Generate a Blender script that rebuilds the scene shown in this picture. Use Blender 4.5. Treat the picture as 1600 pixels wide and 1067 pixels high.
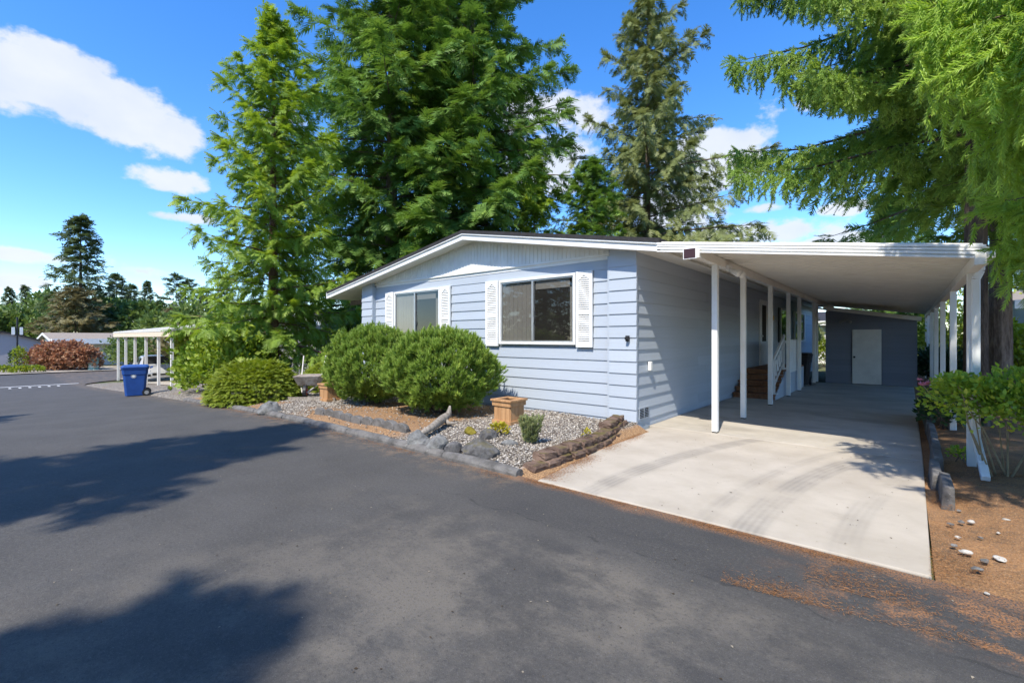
import bpy, math, random
import numpy as np
from mathutils import Vector

for o in list(bpy.data.objects):
    bpy.data.objects.remove(o, do_unlink=True)
SC = bpy.context.scene
COL = SC.collection
R_ = math.radians

# ------------------------------------------------------------------ camera
CAM_H = 1.56
FPX = 720.0                      # focal length in photo pixels (1600 wide)
YAW = R_(40.5)
HORIZON = 528.0
cam = bpy.data.cameras.new('camera')
cam.sensor_width = 36.0
cam.lens = FPX / 1600.0 * 36.0
cam.shift_y = -(533.5 - HORIZON) / 1600.0
cam.clip_start = 0.05
cam.clip_end = 3000
cam_o = bpy.data.objects.new('camera', cam)
cam_o.location = (0, 0, CAM_H)
cam_o.rotation_euler = (R_(90), 0, YAW)
COL.objects.link(cam_o)
SC.camera = cam_o
CF = (-math.sin(YAW), math.cos(YAW))
CR = (math.cos(YAW), math.sin(YAW))

# ------------------------------------------------------------------ light
SUN_DIR = Vector((0.22, -1.0, 0.0)).normalized()
SUN_EL = R_(52.5)
to_sun = Vector((SUN_DIR.x * math.cos(SUN_EL), SUN_DIR.y * math.cos(SUN_EL), math.sin(SUN_EL)))
sun = bpy.data.lights.new('sun', 'SUN')
sun.energy = 2.6
sun.angle = R_(0.55)
sun.color = (1.0, 0.93, 0.81)
sun_o = bpy.data.objects.new('sun', sun)
sun_o.rotation_euler = to_sun.to_track_quat('Z', 'Y').to_euler()
sun_o.location = (0, 0, 40)
COL.objects.link(sun_o)

SC.view_settings.view_transform = 'Standard'
SC.view_settings.look = 'None'
SC.view_settings.gamma = 1.0
SC.view_settings.use_curve_mapping = False
SC.view_settings.exposure = 1.3

world = bpy.data.worlds.new('World')
SC.world = world
world.use_nodes = True


def build_world():
    nt = world.node_tree
    nt.nodes.clear()
    N = nt.nodes.new
    L = nt.links.new
    sky = N('ShaderNodeTexSky')
    sky.sky_type = 'NISHITA'
    sky.sun_disc = False
    sky.sun_elevation = SUN_EL
    sky.sun_rotation = math.atan2(SUN_DIR.x, SUN_DIR.y)
    sky.altitude = 100
    sky.air_density = 1.0
    sky.dust_density = 0.25
    sky.ozone_density = 4.0
    hs = N('ShaderNodeHueSaturation')
    hs.inputs['Saturation'].default_value = 1.28
    hs.inputs['Hue'].default_value = 0.507
    hs.inputs['Value'].default_value = 0.87
    L(sky.outputs[0], hs.inputs['Color'])
    bg = N('ShaderNodeBackground')
    bg.inputs['Strength'].default_value = 0.15
    L(hs.outputs[0], bg.inputs['Color'])
    tc = N('ShaderNodeTexCoord')
    vec = tc.outputs['Generated']

    def math_(op, a, b=None, c=None):
        n = N('ShaderNodeMath')
        n.operation = op
        for i, v in enumerate((a, b, c)):
            if v is None:
                continue
            if isinstance(v, (int, float)):
                n.inputs[i].default_value = v
            else:
                L(v, n.inputs[i])
        return n.outputs[0]

    def dot(v):
        n = N('ShaderNodeVectorMath')
        n.operation = 'DOT_PRODUCT'
        L(vec, n.inputs[0])
        n.inputs[1].default_value = v
        return n.outputs['Value']
    mp = N('ShaderNodeMapping')
    L(vec, mp.inputs['Vector'])
    mp.inputs['Scale'].default_value = (1, 1, 1.5)
    nz = N('ShaderNodeTexNoise')
    nz.inputs['Scale'].default_value = 7.0
    nz.inputs['Detail'].default_value = 9.0
    nz.inputs['Roughness'].default_value = 0.58
    L(mp.outputs[0], nz.inputs['Vector'])
    nzb = N('ShaderNodeTexNoise')
    nzb.inputs['Scale'].default_value = 19.0
    nzb.inputs['Detail'].default_value = 8.0
    nzb.inputs['Roughness'].default_value = 0.6
    L(mp.outputs[0], nzb.inputs['Vector'])
    noise = math_('SUBTRACT', math_('ADD', math_('MULTIPLY', nz.outputs['Fac'], .55), math_('MULTIPLY', nzb.outputs['Fac'], .45)), 0.5)
    # clouds where the photograph shows them: direction + angular half sizes
    clouds = [(95, 135, 190, 62, 1.0), (215, 195, 115, 50, 1.0), (20, 120, 120, 50, 1.0), (258, 280, 66, 22, .9), (30, 398, 90, 14, .8),
              (15, 440, 90, 12, .7), (235, 425, 45, 9, .5), (292, 341, 55, 9, .6), (815, 175, 60, 38, .85),
              (905, 180, 55, 34, .7), (865, 255, 80, 50, .7), (1120, 252, 85, 52, .95), (1180, 365, 130, 26, .8),
              (1315, 326, 44, 15, .9), (1300, 378, 80, 14, .7), (1200, 325, 40, 9, .6), (1040, 330, 90, 40, .6)]
    best = None
    for px, py, a, b, w in clouds:
        x = (px - 800) / FPX
        y = (HORIZON - py) / FPX
        c = Vector((CF[0] + CR[0] * x, CF[1] + CR[1] * x, y)).normalized()
        r = Vector((0, 0, 1)).cross(c).normalized() * -1
        u = r.cross(c)
        k = 1.0 / math.sqrt(1 + x * x + y * y)
        sx = a / FPX * k * k * 1.15
        sy = b / FPX * k
        cc = dot(c)
        uu = math_('DIVIDE', math_('DIVIDE', dot(r), cc), sx)
        vv = math_('DIVIDE', math_('DIVIDE', dot(u), cc), sy)
        d2 = math_('ADD', math_('MULTIPLY', uu, uu), math_('MULTIPLY', vv, vv))
        m = math_('SUBTRACT', 1.0, d2)
        m = math_('MAXIMUM', m, -1.5)
        m = math_('MULTIPLY', m, w)
        front = math_('GREATER_THAN', cc, 0.2)
        m = math_('ADD', math_('MULTIPLY', m, front), math_('MULTIPLY', math_('SUBTRACT', 1.0, front), -1.5))
        best = m if best is None else math_('MAXIMUM', best, m)
    # the same broken cumulus everywhere else
    nz2 = N('ShaderNodeTexNoise')
    nz2.inputs['Scale'].default_value = 2.3
    nz2.inputs['Detail'].default_value = 3.0
    L(mp.outputs[0], nz2.inputs['Vector'])
    gen = math_('MULTIPLY', math_('SUBTRACT', nz2.outputs['Fac'], 0.66), 7.0)
    best = math_('MAXIMUM', best, gen)
    f = math_('ADD', math_('MULTIPLY', best, 0.95), math_('MULTIPLY', noise, 3.6))
    mr = N('ShaderNodeMapRange')
    mr.interpolation_type = 'SMOOTHSTEP'
    mr.inputs['From Min'].default_value = -0.02
    mr.inputs['From Max'].default_value = 0.5
    L(f, mr.inputs['Value'])
    fac = math_('MULTIPLY', mr.outputs[0], 0.93)
    nz3 = N('ShaderNodeTexNoise')
    nz3.inputs['Scale'].default_value = 11
    nz3.inputs['Detail'].default_value = 5
    L(mp.outputs[0], nz3.inputs['Vector'])
    cr = N('ShaderNodeMix')
    cr.data_type = 'RGBA'
    L(nz3.outputs['Fac'], cr.inputs['Factor'])
    cr.inputs['A'].default_value = (0.62, 0.70, 0.84, 1)
    cr.inputs['B'].default_value = (0.92, 0.93, 0.95, 1)
    bc = N('ShaderNodeBackground')
    bc.inputs['Strength'].default_value = 0.46
    L(cr.outputs['Result'], bc.inputs['Color'])
    mx = N('ShaderNodeMixShader')
    L(fac, mx.inputs[0])
    L(bg.outputs[0], mx.inputs[1])
    L(bc.outputs[0], mx.inputs[2])
    out = N('ShaderNodeOutputWorld')
    L(mx.outputs[0], out.inputs['Surface'])


build_world()

# ------------------------------------------------------------------ helpers
rnd = random.Random(7)
RNG = np.random.default_rng(11)


def softplus(u, w=1.5):
    return w * np.log1p(np.exp(np.clip(np.asarray(u, float) / w, -40, 40)))


def gz(x):
    """height of the ground: flat at the driveway, falling gently along the street"""
    x = np.asarray(x, float)
    return -0.045 * (softplus(-x - 10) - softplus(-x - 34))


def gzf(x):
    return float(gz(x))


def pix_dir(px):
    k = (px - 800) / FPX
    return CF[0] + CR[0] * k, CF[1] + CR[1] * k


def at_depth(px, s):
    d = pix_dir(px)
    return d[0] * s, d[1] * s


def on_ground(px, py):
    """street-level point seen at a photo pixel"""
    d = pix_dir(px)
    s = 5.0
    for _ in range(60):
        s = (CAM_H - gzf(d[0] * s)) * FPX / max(py - HORIZON, 1)
    return d[0] * s, d[1] * s


def world_loc(o):
    v = Vector((0, 0, 0))
    while o is not None:
        v += o.location
        o = o.parent
    return v


def link(o, parent=None, world=True):
    COL.objects.link(o)
    if parent is not None:
        o.parent = parent
        if world:
            o.location = Vector(o.location) - world_loc(parent)
    return o


def tag(o, label=None, cat=None, group=None, kind=None):
    if label:
        o['label'] = label
    if cat:
        o['category'] = cat
    if group:
        o['group'] = group
    if kind:
        o['kind'] = kind
    return o


def thing(name, loc, label, cat, group=None, rz=0.0):
    o = bpy.data.objects.new(name, None)
    o.location = loc
    o.rotation_euler = (0, 0, rz)
    o.empty_display_size = 0.2
    COL.objects.link(o)
    return tag(o, label, cat, group)


class MB:
    def __init__(self):
        self.v = []
        self.f = []

    def poly(self, pts, faces):
        b = len(self.v)
        self.v += [tuple(p) for p in pts]
        self.f += [tuple(i + b for i in f) for f in faces]
        return self

    def box(self, x0, y0, z0, x1, y1, z1):
        p = [(x0, y0, z0), (x1, y0, z0), (x1, y1, z0), (x0, y1, z0), (x0, y0, z1), (x1, y0, z1), (x1, y1, z1), (x0, y1, z1)]
        return self.poly(p, [(0, 3, 2, 1), (4, 5, 6, 7), (0, 1, 5, 4), (1, 2, 6, 5), (2, 3, 7, 6), (3, 0, 4, 7)])

    def cbox(self, cx, cy, cz, sx, sy, sz):
        return self.box(cx - sx / 2, cy - sy / 2, cz - sz / 2, cx + sx / 2, cy + sy / 2, cz + sz / 2)

    def extrude(self, prof, a, b, axis='x'):
        """closed 2-D profile swept from a to b along an axis (x: profile is y,z; y: profile is x,z; z: x,y)"""
        n = len(prof)
        def mk(t, p):
            if axis == 'x':
                return (t, p[0], p[1])
            if axis == 'y':
                return (p[0], t, p[1])
            return (p[0], p[1], t)
        pts = [mk(a, p) for p in prof] + [mk(b, p) for p in prof]
        fs = [(i, (i + 1) % n, n + (i + 1) % n, n + i) for i in range(n)]
        fs += [tuple(range(n))[::-1], tuple(range(n, 2 * n))]
        return self.poly(pts, fs)

    def bar(self, p, q, w, h=None, up=(0, 0, 1)):
        """square bar between two points"""
        h = h or w
        p, q = Vector(p), Vector(q)
        d = (q - p).normalized()
        u = Vector(up)
        if abs(d.dot(u)) > .97:
            u = Vector((1, 0, 0))
        s = d.cross(u).normalized()
        u = s.cross(d)
        pts = []
        for c in (p, q):
            for a, b in ((-1, -1), (1, -1), (1, 1), (-1, 1)):
                pts.append(c + s * (a * w / 2) + u * (b * h / 2))
        return self.poly(pts, [(0, 1, 2, 3), (7, 6, 5, 4), (0, 4, 5, 1), (1, 5, 6, 2), (2, 6, 7, 3), (3, 7, 4, 0)])

    def tube(self, pts, rad, n=8, cap=True):
        pts = [Vector(p) for p in pts]
        if not hasattr(rad, '__len__'):
            rad = [rad] * len(pts)
        base = len(self.v)
        prev = None
        for i, p in enumerate(pts):
            d = (pts[min(i + 1, len(pts) - 1)] - pts[max(i - 1, 0)])
            d = d.normalized() if d.length > 1e-9 else Vector((0, 0, 1))
            ref = prev if prev is not None else (Vector((0, 0, 1)) if abs(d.z) < .9 else Vector((1, 0, 0)))
            s = d.cross(ref)
            s = s.normalized() if s.length > 1e-6 else Vector((1, 0, 0))
            u = s.cross(d).normalized()
            prev = u
            for k in range(n):
                a = 2 * math.pi * k / n
                self.v.append(tuple(p + (s * math.cos(a) + u * math.sin(a)) * rad[i]))
        for i in range(len(pts) - 1):
            for k in range(n):
                a = base + i * n + k
                b = base + i * n + (k + 1) % n
                self.f.append((a, b, b + n, a + n))
        if cap:
            self.f.append(tuple(base + k for k in range(n))[::-1])
            self.f.append(tuple(base + (len(pts) - 1) * n + k for k in range(n)))
        return self

    def lathe(self, prof, cx, cy, n=16):
        base = len(self.v)
        for r, z in prof:
            for k in range(n):
                a = 2 * math.pi * k / n
                self.v.append((cx + r * math.cos(a), cy + r * math.sin(a), z))
        for i in range(len(prof) - 1):
            for k in range(n):
                a = base + i * n + k
                b = base + i * n + (k + 1) % n
                self.f.append((a, b, b + n, a + n))
        self.f.append(tuple(base + k for k in range(n))[::-1])
        self.f.append(tuple(base + (len(prof) - 1) * n + k for k in range(n)))
        return self

    def wheel(self, cx, cy, cz, r, w, n=20, axis='y'):
        base = len(self.v)
        for t in (-w / 2, w / 2):
            for k in range(n):
                a = 2 * math.pi * k / n
                c, s = r * math.cos(a), r * math.sin(a)
                self.v.append((cx + c, cy + t, cz + s) if axis == 'y' else (cx + t, cy + c, cz + s))
        for k in range(n):
            a, b = base + k, base + (k + 1) % n
            self.f.append((a, b, b + n, a + n))
        self.f.append(tuple(base + k for k in range(n))[::-1])
        self.f.append(tuple(base + n + k for k in range(n)))
        return self

    def mesh(self, name):
        me = bpy.data.meshes.new(name)
        me.from_pydata(self.v, [], self.f)
        me.update()
        return me

    def build(self, name, mat, parent=None, smooth=False, bevel=0.0, world=True, loc=(0, 0, 0)):
        me = self.mesh(name)
        me.materials.append(mat)
        if smooth:
            me.shade_smooth()
        o = bpy.data.objects.new(name, me)
        o.location = loc
        link(o, parent, world)
        if bevel:
            m = o.modifiers.new('bevel', 'BEVEL')
            m.width = bevel
            m.segments = 2
            m.limit_method = 'ANGLE'
        return o


def fast_mesh(name, V, F, mat, parent=None, var=None, smooth=False, loc=(0, 0, 0), world=True):
    V = np.ascontiguousarray(V, np.float32)
    F = np.ascontiguousarray(F, np.int32)
    me = bpy.data.meshes.new(name)
    me.vertices.add(len(V))
    me.vertices.foreach_set('co', V.ravel())
    k = F.shape[1]
    me.loops.add(F.size)
    me.loops.foreach_set('vertex_index', F.ravel())
    me.polygons.add(len(F))
    me.polygons.foreach_set('loop_start', np.arange(0, F.size, k, dtype=np.int32))
    if smooth:
        me.polygons.foreach_set('use_smooth', np.ones(len(F), bool))
    if var is not None:
        at = me.attributes.new('var', 'FLOAT', 'POINT')
        at.data.foreach_set('value', np.ascontiguousarray(var, np.float32))
    me.update(calc_edges=True)
    me.materials.append(mat)
    o = bpy.data.objects.new(name, me)
    o.location = loc
    link(o, parent, world)
    return o


def grid_sheet(name, xs, ys, zfun, mat, parent=None, kind=None, smooth=True):
    X, Y = np.meshgrid(xs, ys)
    Z = zfun(X, Y)
    V = np.stack([X.ravel(), Y.ravel(), Z.ravel()], 1)
    nx, ny = len(xs), len(ys)
    i, j = np.meshgrid(np.arange(nx - 1), np.arange(ny - 1))
    a = (j * nx + i).ravel()
    F = np.stack([a, a + 1, a + nx + 1, a + nx], 1)
    o = fast_mesh(name, V, F, mat, parent, smooth=smooth)
    if kind:
        o['kind'] = kind
    return o


# ------------------------------------------------------------------ materials
MATS = {}


class NT:
    def __init__(self, name):
        self.m = bpy.data.materials.new(name)
        self.m.use_nodes = True
        self.nt = self.m.node_tree
        self.nt.nodes.clear()
        self.out = self.n('ShaderNodeOutputMaterial')
        self.geo = None

    def n(self, t, **kw):
        x = self.nt.nodes.new(t)
        for k, v in kw.items():
            setattr(x, k, v)
        return x

    def l(self, a, b):
        self.nt.links.new(a, b)

    def pos(self):
        if self.geo is None:
            self.geo = self.n('ShaderNodeNewGeometry')
        return self.geo.outputs['Position']

    def noise(self, scale, detail=4, rough=.55, stretch=None, vec=None):
        x = self.n('ShaderNodeTexNoise')
        x.inputs['Scale'].default_value = scale
        x.inputs['Detail'].default_value = detail
        x.inputs['Roughness'].default_value = rough
        v = vec or self.pos()
        if stretch:
            mp = self.n('ShaderNodeMapping')
            mp.inputs['Scale'].default_value = stretch
            self.l(v, mp.inputs['Vector'])
            v = mp.outputs[0]
        self.l(v, x.inputs['Vector'])
        return x.outputs['Fac']

    def ramp(self, f, a, b, c0=None, c1=None):
        """map f from a..b to 0..1 (or to two colours)"""
        x = self.n('ShaderNodeMapRange', interpolation_type='SMOOTHSTEP')
        x.inputs['From Min'].default_value = a
        x.inputs['From Max'].default_value = b
        self.l(f, x.inputs['Value'])
        return x.outputs[0]

    def mix(self, f, a, b):
        x = self.n('ShaderNodeMix', data_type='RGBA')
        if isinstance(f, (int, float)):
            x.inputs['Factor'].default_value = f
        else:
            self.l(f, x.inputs['Factor'])
        for s, v in (('A', a), ('B', b)):
            if isinstance(v, tuple):
                x.inputs[s].default_value = (*v[:3], 1)
            else:
                self.l(v, x.inputs[s])
        return x.outputs['Result']

    def math(self, op, a, b=None):
        x = self.n('ShaderNodeMath', operation=op)
        for i, v in enumerate((a, b)):
            if v is None:
                continue
            if isinstance(v, (int, float)):
                x.inputs[i].default_value = v
            else:
                self.l(v, x.inputs[i])
        return x.outputs[0]

    def bump(self, f, strength=.3, dist=.01):
        x = self.n('ShaderNodeBump')
        x.inputs['Strength'].default_value = strength
        x.inputs['Distance'].default_value = dist
        self.l(f, x.inputs['Height'])
        return x.outputs[0]

    def bsdf(self, color, rough=.6, metallic=0.0, spec=.4, normal=None, out=True):
        b = self.n('ShaderNodeBsdfPrincipled')
        if isinstance(color, tuple):
            b.inputs['Base Color'].default_value = (*color[:3], 1)
        else:
            self.l(color, b.inputs['Base Color'])
        if isinstance(rough, (int, float)):
            b.inputs['Roughness'].default_value = rough
        else:
            self.l(rough, b.inputs['Roughness'])
        b.inputs['Metallic'].default_value = metallic
        b.inputs['Specular IOR Level'].default_value = spec
        if normal is not None:
            self.l(normal, b.inputs['Normal'])
        if out:
            self.l(b.outputs[0], self.out.inputs['Surface'])
        return b


def mat_plain(name, col, rough=.55, var=.12, scale=3.0, metallic=0.0, spec=.4, bump=0.0, bscale=60, dirt=None):
    if name in MATS:
        return MATS[name]
    t = NT(name)
    dark = tuple(c * (1 - var) for c in col)
    lite = tuple(min(1, c * (1 + var * .6)) for c in col)
    c = t.mix(t.ramp(t.noise(scale, 5), .3, .7), dark, lite)
    if dirt:
        c = t.mix(t.math('MULTIPLY', t.ramp(t.noise(1.7, 6, .65), .5, .75), dirt[3]), c, dirt[:3])
    nrm = t.bump(t.noise(bscale, 3), bump, .004) if bump else None
    t.bsdf(c, rough, metallic, spec, nrm)
    MATS[name] = t.m
    return t.m


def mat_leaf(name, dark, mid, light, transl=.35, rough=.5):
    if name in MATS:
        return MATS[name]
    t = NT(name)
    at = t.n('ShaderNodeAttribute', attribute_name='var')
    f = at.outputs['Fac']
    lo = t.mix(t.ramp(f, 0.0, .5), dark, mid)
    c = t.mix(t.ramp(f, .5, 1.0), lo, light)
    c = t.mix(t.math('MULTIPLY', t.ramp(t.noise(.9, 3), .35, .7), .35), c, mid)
    b = t.bsdf(c, rough, 0, .35, out=False)
    tr = t.n('ShaderNodeBsdfTranslucent')
    hs = t.n('ShaderNodeHueSaturation')
    hs.inputs['Hue'].default_value = .485
    hs.inputs['Saturation'].default_value = 1.1
    hs.inputs['Value'].default_value = 1.3
    t.l(c, hs.inputs['Color'])
    t.l(hs.outputs[0], tr.inputs['Color'])
    mx = t.n('ShaderNodeMixShader')
    mx.inputs[0].default_value = transl
    t.l(b.outputs[0], mx.inputs[1])
    t.l(tr.outputs[0], mx.inputs[2])
    t.l(mx.outputs[0], t.out.inputs['Surface'])
    MATS[name] = t.m
    return t.m


def mat_bark(name, a=(.10, .075, .06), b=(.24, .19, .155)):
    if name in MATS:
        return MATS[name]
    t = NT(name)
    n1 = t.noise(7, 6, .65, stretch=(1, 1, .18))
    n2 = t.noise(26, 4, .6, stretch=(1, 1, .25))
    c = t.mix(t.ramp(t.math('ADD', t.math('MULTIPLY', n1, .6), t.math('MULTIPLY', n2, .4)), .38, .62), a, b)
    t.bsdf(c, .9, 0, .2, t.bump(n2, .9, .03))
    MATS[name] = t.m
    return t.m


def mat_asphalt():
    t = NT('asphalt')
    sep = t.n('ShaderNodeSeparateXYZ')
    t.l(t.pos(), sep.inputs[0])
    x, y = sep.outputs[0], sep.outputs[1]
    base = t.mix(t.ramp(t.noise(1.1, 6, .6), .3, .7), (.064, .060, .056), (.084, .079, .074))
    # fresher dark edge strip along the driveway, older dusty wheel paths in front of it
    wob = t.math('MULTIPLY', t.math('SUBTRACT', t.noise(2.2, 4), .5), .30)
    yy = t.math('ADD', y, wob)
    strip = t.math('MULTIPLY', t.ramp(yy, 3.05, 3.22), t.ramp(x, -3.8, -2.6))
    base = t.mix(t.math('MULTIPLY', strip, .75), base, (.052, .050, .049))
    dustm = t.math('MULTIPLY', t.ramp(t.noise(.95, 7, .68), .44, .60), t.ramp(x, -5.2, -2.2))
    dustm = t.math('MULTIPLY', dustm, t.math('SUBTRACT', 1.0, t.ramp(yy, 2.7, 3.1)))
    base = t.mix(t.math('MULTIPLY', dustm, .75), base, (.165, .145, .12))
    gr = t.noise(42, 4, .75)
    base = t.mix(t.math('MULTIPLY', t.ramp(gr, .52, .68), .5), base, (.135, .128, .12))
    base = t.mix(t.math('MULTIPLY', t.ramp(gr, .46, .34), .55), base, (.035, .034, .034))
    darkm = t.math('MULTIPLY', t.ramp(t.noise(1.6, 6, .7, stretch=(1, 1.6, 1)), .49, .62), t.ramp(x, -4.5, -1.5))
    base = t.mix(t.math('MULTIPLY', darkm, .55), base, (.045, .044, .045))
    # dust and needle crumbs against the kerb
    edge = t.math('MULTIPLY', t.ramp(yy, 3.35, 3.9), t.ramp(t.noise(5, 5, .7), .42, .66))
    edge = t.math('MULTIPLY', edge, t.math('SUBTRACT', 1.0, t.ramp(x, -3.4, -3.0)))
    base = t.mix(t.math('MULTIPLY', edge, .7), base, (.21, .15, .10))
    # drifts of dry needles along the foot of the driveway
    nf = t.noise(95, 3, .75, stretch=(1, .6, 1))
    nd = t.math('MULTIPLY', t.ramp(yy, 3.80, 3.98), t.ramp(x, -4.2, -3.2))
    pa = t.math('MULTIPLY', t.ramp(yy, 3.12, 3.35), t.ramp(x, -.9, .1))
    pa = t.math('MULTIPLY', pa, t.ramp(t.noise(3.1, 5, .65), .47, .60))
    nd = t.math('MULTIPLY', t.math('MAXIMUM', t.math('MULTIPLY', nd, .8), pa), t.ramp(nf, .40, .58))
    base = t.mix(t.math('MULTIPLY', nd, .85), base, (.36, .17, .07))
    # seam where the edge strip meets the older paving
    cr = t.math('ABSOLUTE', t.math('SUBTRACT', yy, 3.13))
    cr = t.math('MULTIPLY', t.math('SUBTRACT', 1.0, t.ramp(cr, .004, .02)), t.ramp(x, -4.0, -3.0))
    base = t.mix(t.math('MULTIPLY', t.math('MULTIPLY', cr, t.ramp(t.noise(3.7, 5, .7), .42, .6)), .6), base, (.025, .025, .025))
    spk = t.noise(150, 3, .75)
    c = t.mix(t.ramp(spk, .56, .74), base, (.17, .165, .155))
    c = t.mix(t.math('MULTIPLY', t.ramp(spk, .44, .28), .6), c, (.03, .03, .03))
    h = t.math('ADD', spk, t.math('MULTIPLY', t.noise(60, 3), .8))
    t.bsdf(c, .82, 0, .35, t.bump(h, .55, .006))
    MATS['asphalt'] = t.m
    return t.m


def mat_concrete(name, a, b, marks=False):
    t = NT(name)
    sep = t.n('ShaderNodeSeparateXYZ')
    t.l(t.pos(), sep.inputs[0])
    x, y = sep.outputs[0], sep.outputs[1]
    c = t.mix(t.ramp(t.noise(1.3, 7, .62), .3, .72), a, b)
    c = t.mix(t.math('MULTIPLY', t.ramp(t.noise(5, 6, .7), .55, .8), .35), c, tuple(v * .68 for v in a))
    if marks:
        q = t.math('SUBTRACT', y, 4.2)
        u = t.math('SUBTRACT', x, t.math('MULTIPLY', t.math('MULTIPLY', q, q), .055))
        tot = None
        for u0, w, k in ((-2.42, .16, .60), (-.98, .17, .62), (-1.32, .10, .3), (-.35, .14, .28)):
            d = t.math('ABSOLUTE', t.math('SUBTRACT', u, u0))
            m = t.math('SUBTRACT', 1.0, t.ramp(d, w * .45, w))
            m = t.math('MULTIPLY', m, k)
            tot = m if tot is None else t.math('MAXIMUM', tot, m)
        wv = t.math('SINE', t.math('MULTIPLY', u, 115.0))
        wv = t.math('ADD', t.math('MULTIPLY', wv, .16), .84)
        tot = t.math('MULTIPLY', t.math('MULTIPLY', tot, wv), t.ramp(t.noise(1.4, 5, .6), .28, .62))
        c = t.mix(tot, c, (.20, .185, .165))
    else:
        st = t.ramp(t.noise(.9, 6, .65, stretch=(.6, 1.6, 1)), .42, .75)
        c = t.mix(t.math('MULTIPLY', st, .55), c, tuple(v * .55 for v in a))
    fine = t.noise(140, 3, .6)
    c = t.mix(t.math('MULTIPLY', t.ramp(fine, .58, .75), .25), c, tuple(v * .6 for v in a))
    t.bsdf(c, .8, 0, .3, t.bump(fine, .25, .003))
    MATS[name] = t.m
    return t.m


def mat_ground():
    t = NT('needle_soil')
    n1 = t.noise(1.2, 7, .65)
    c = t.mix(t.ramp(n1, .35, .65), (.17, .105, .06), (.34, .19, .095))
    c = t.mix(t.math('MULTIPLY', t.ramp(t.noise(6, 6, .7), .5, .68), .7), c, (.12, .085, .06))
    f = t.noise(85, 3, .7, stretch=(1, .45, 1))
    c = t.mix(t.math('MULTIPLY', t.ramp(f, .5, .64), .7), c, (.46, .25, .11))
    c = t.mix(t.math('MULTIPLY', t.ramp(t.noise(120, 2, .6), .62, .72), .5), c, (.42, .39, .34))
    t.bsdf(c, .95, 0, .15, t.bump(t.math('ADD', f, t.noise(30, 4)), .8, .015))
    MATS['soil'] = t.m
    return t.m


def mat_yard():
    t = NT('yard_ground')
    c = t.mix(t.ramp(t.noise(.35, 6, .6), .4, .62), (.16, .135, .095), (.085, .115, .04))
    c = t.mix(t.math('MULTIPLY', t.ramp(t.noise(9, 5, .7), .5, .7), .5), c, (.25, .20, .14))
    t.bsdf(c, .95, 0, .15, t.bump(t.noise(40, 4), .6, .02))
    return t.m


def mat_bed():
    """gravel bed: pale chips, with a needle-covered patch under the pines"""
    t = NT('gravel_bed')
    sep = t.n('ShaderNodeSeparateXYZ')
    t.l(t.pos(), sep.inputs[0])
    x, y = sep.outputs[0], sep.outputs[1]
    v = t.n('ShaderNodeTexVoronoi')
    v.inputs['Scale'].default_value = 34
    t.l(t.pos(), v.inputs['Vector'])
    vs = t.n('ShaderNodeSeparateColor')
    t.l(v.outputs['Color'], vs.inputs[0])
    chip = t.mix(vs.outputs[0], (.20, .175, .15), (.55, .51, .46))
    chip = t.mix(t.ramp(v.outputs['Distance'], .35, .6), chip, (.10, .085, .07))
    nd = t.noise(2.0, 6, .65)
    lit = t.mix(t.ramp(t.noise(70, 3, .7, stretch=(1, .5, 1)), .38, .66), (.19, .115, .065), (.44, .27, .14))
    wx = t.math('ADD', x, t.math('MULTIPLY', t.math('SUBTRACT', nd, .5), 1.6))
    wy = t.math('ADD', y, t.math('MULTIPLY', t.math('SUBTRACT', nd, .5), 1.0))
    m = t.math('MULTIPLY', t.ramp(wx, -9.9, -9.2), t.math('SUBTRACT', 1.0, t.ramp(wx, -6.1, -5.6)))
    m2 = t.math('MULTIPLY', t.ramp(wx, -16.5, -15.5), t.math('SUBTRACT', 1.0, t.ramp(wx, -11.4, -10.8)))
    m2 = t.math('MULTIPLY', m2, t.math('SUBTRACT', 1.0, t.ramp(wy, 4.7, 5.1)))
    m = t.math('MAXIMUM', m, m2)
    m = t.math('MAXIMUM', m, t.math('MULTIPLY', t.ramp(nd, .58, .70), .6))
    m = t.math('MAXIMUM', m, t.ramp(x, -3.5, -3.36))
    c = t.mix(m, chip, lit)
    t.bsdf(c, .95, 0, .2, t.bump(v.outputs['Distance'], .6, .02))
    MATS['bed'] = t.m
    return t.m


def mat_glass(name='window_glass', tint=(.03, .032, .034)):
    t = NT(name)
    g = t.n('ShaderNodeBsdfGlossy')
    g.inputs['Roughness'].default_value = .02
    g.inputs['Color'].default_value = (.9, .93, .95, 1)
    tr = t.n('ShaderNodeBsdfTransparent')
    tr.inputs['Color'].default_value = (.60, .60, .58, 1)
    fr = t.n('ShaderNodeLayerWeight')
    fr.inputs['Blend'].default_value = .5
    mx = t.n('ShaderNodeMixShader')
    t.l(t.math('ADD', t.math('MULTIPLY', t.math('POWER', fr.outputs['Facing'], 3.5), .8), .06), mx.inputs[0])
    t.l(tr.outputs[0], mx.inputs[1])
    t.l(g.outputs[0], mx.inputs[2])
    t.l(mx.outputs[0], t.out.inputs['Surface'])
    MATS[name] = t.m
    return t.m


def mat_siding(name, col, var=.06):
    t = NT(name)
    oi = t.n('ShaderNodeObjectInfo')
    c = t.mix(oi.outputs['Random'], tuple(v * (1 - var) for v in col), tuple(min(1, v * (1 + var)) for v in col))
    g = t.noise(14, 5, .6, stretch=(.06, .06, 2.5))
    c = t.mix(t.math('MULTIPLY', t.ramp(g, .35, .7), .22), c, tuple(v * .80 for v in col))
    c = t.mix(t.math('MULTIPLY', t.ramp(t.noise(1.3, 6, .7), .55, .8), .22), c, (.42, .41, .38))
    t.bsdf(c, .6, 0, .35, t.bump(t.noise(55, 4, .6, stretch=(.08, .08, 1)), .12, .004))
    MATS[name] = t.m
    return t.m


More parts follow.
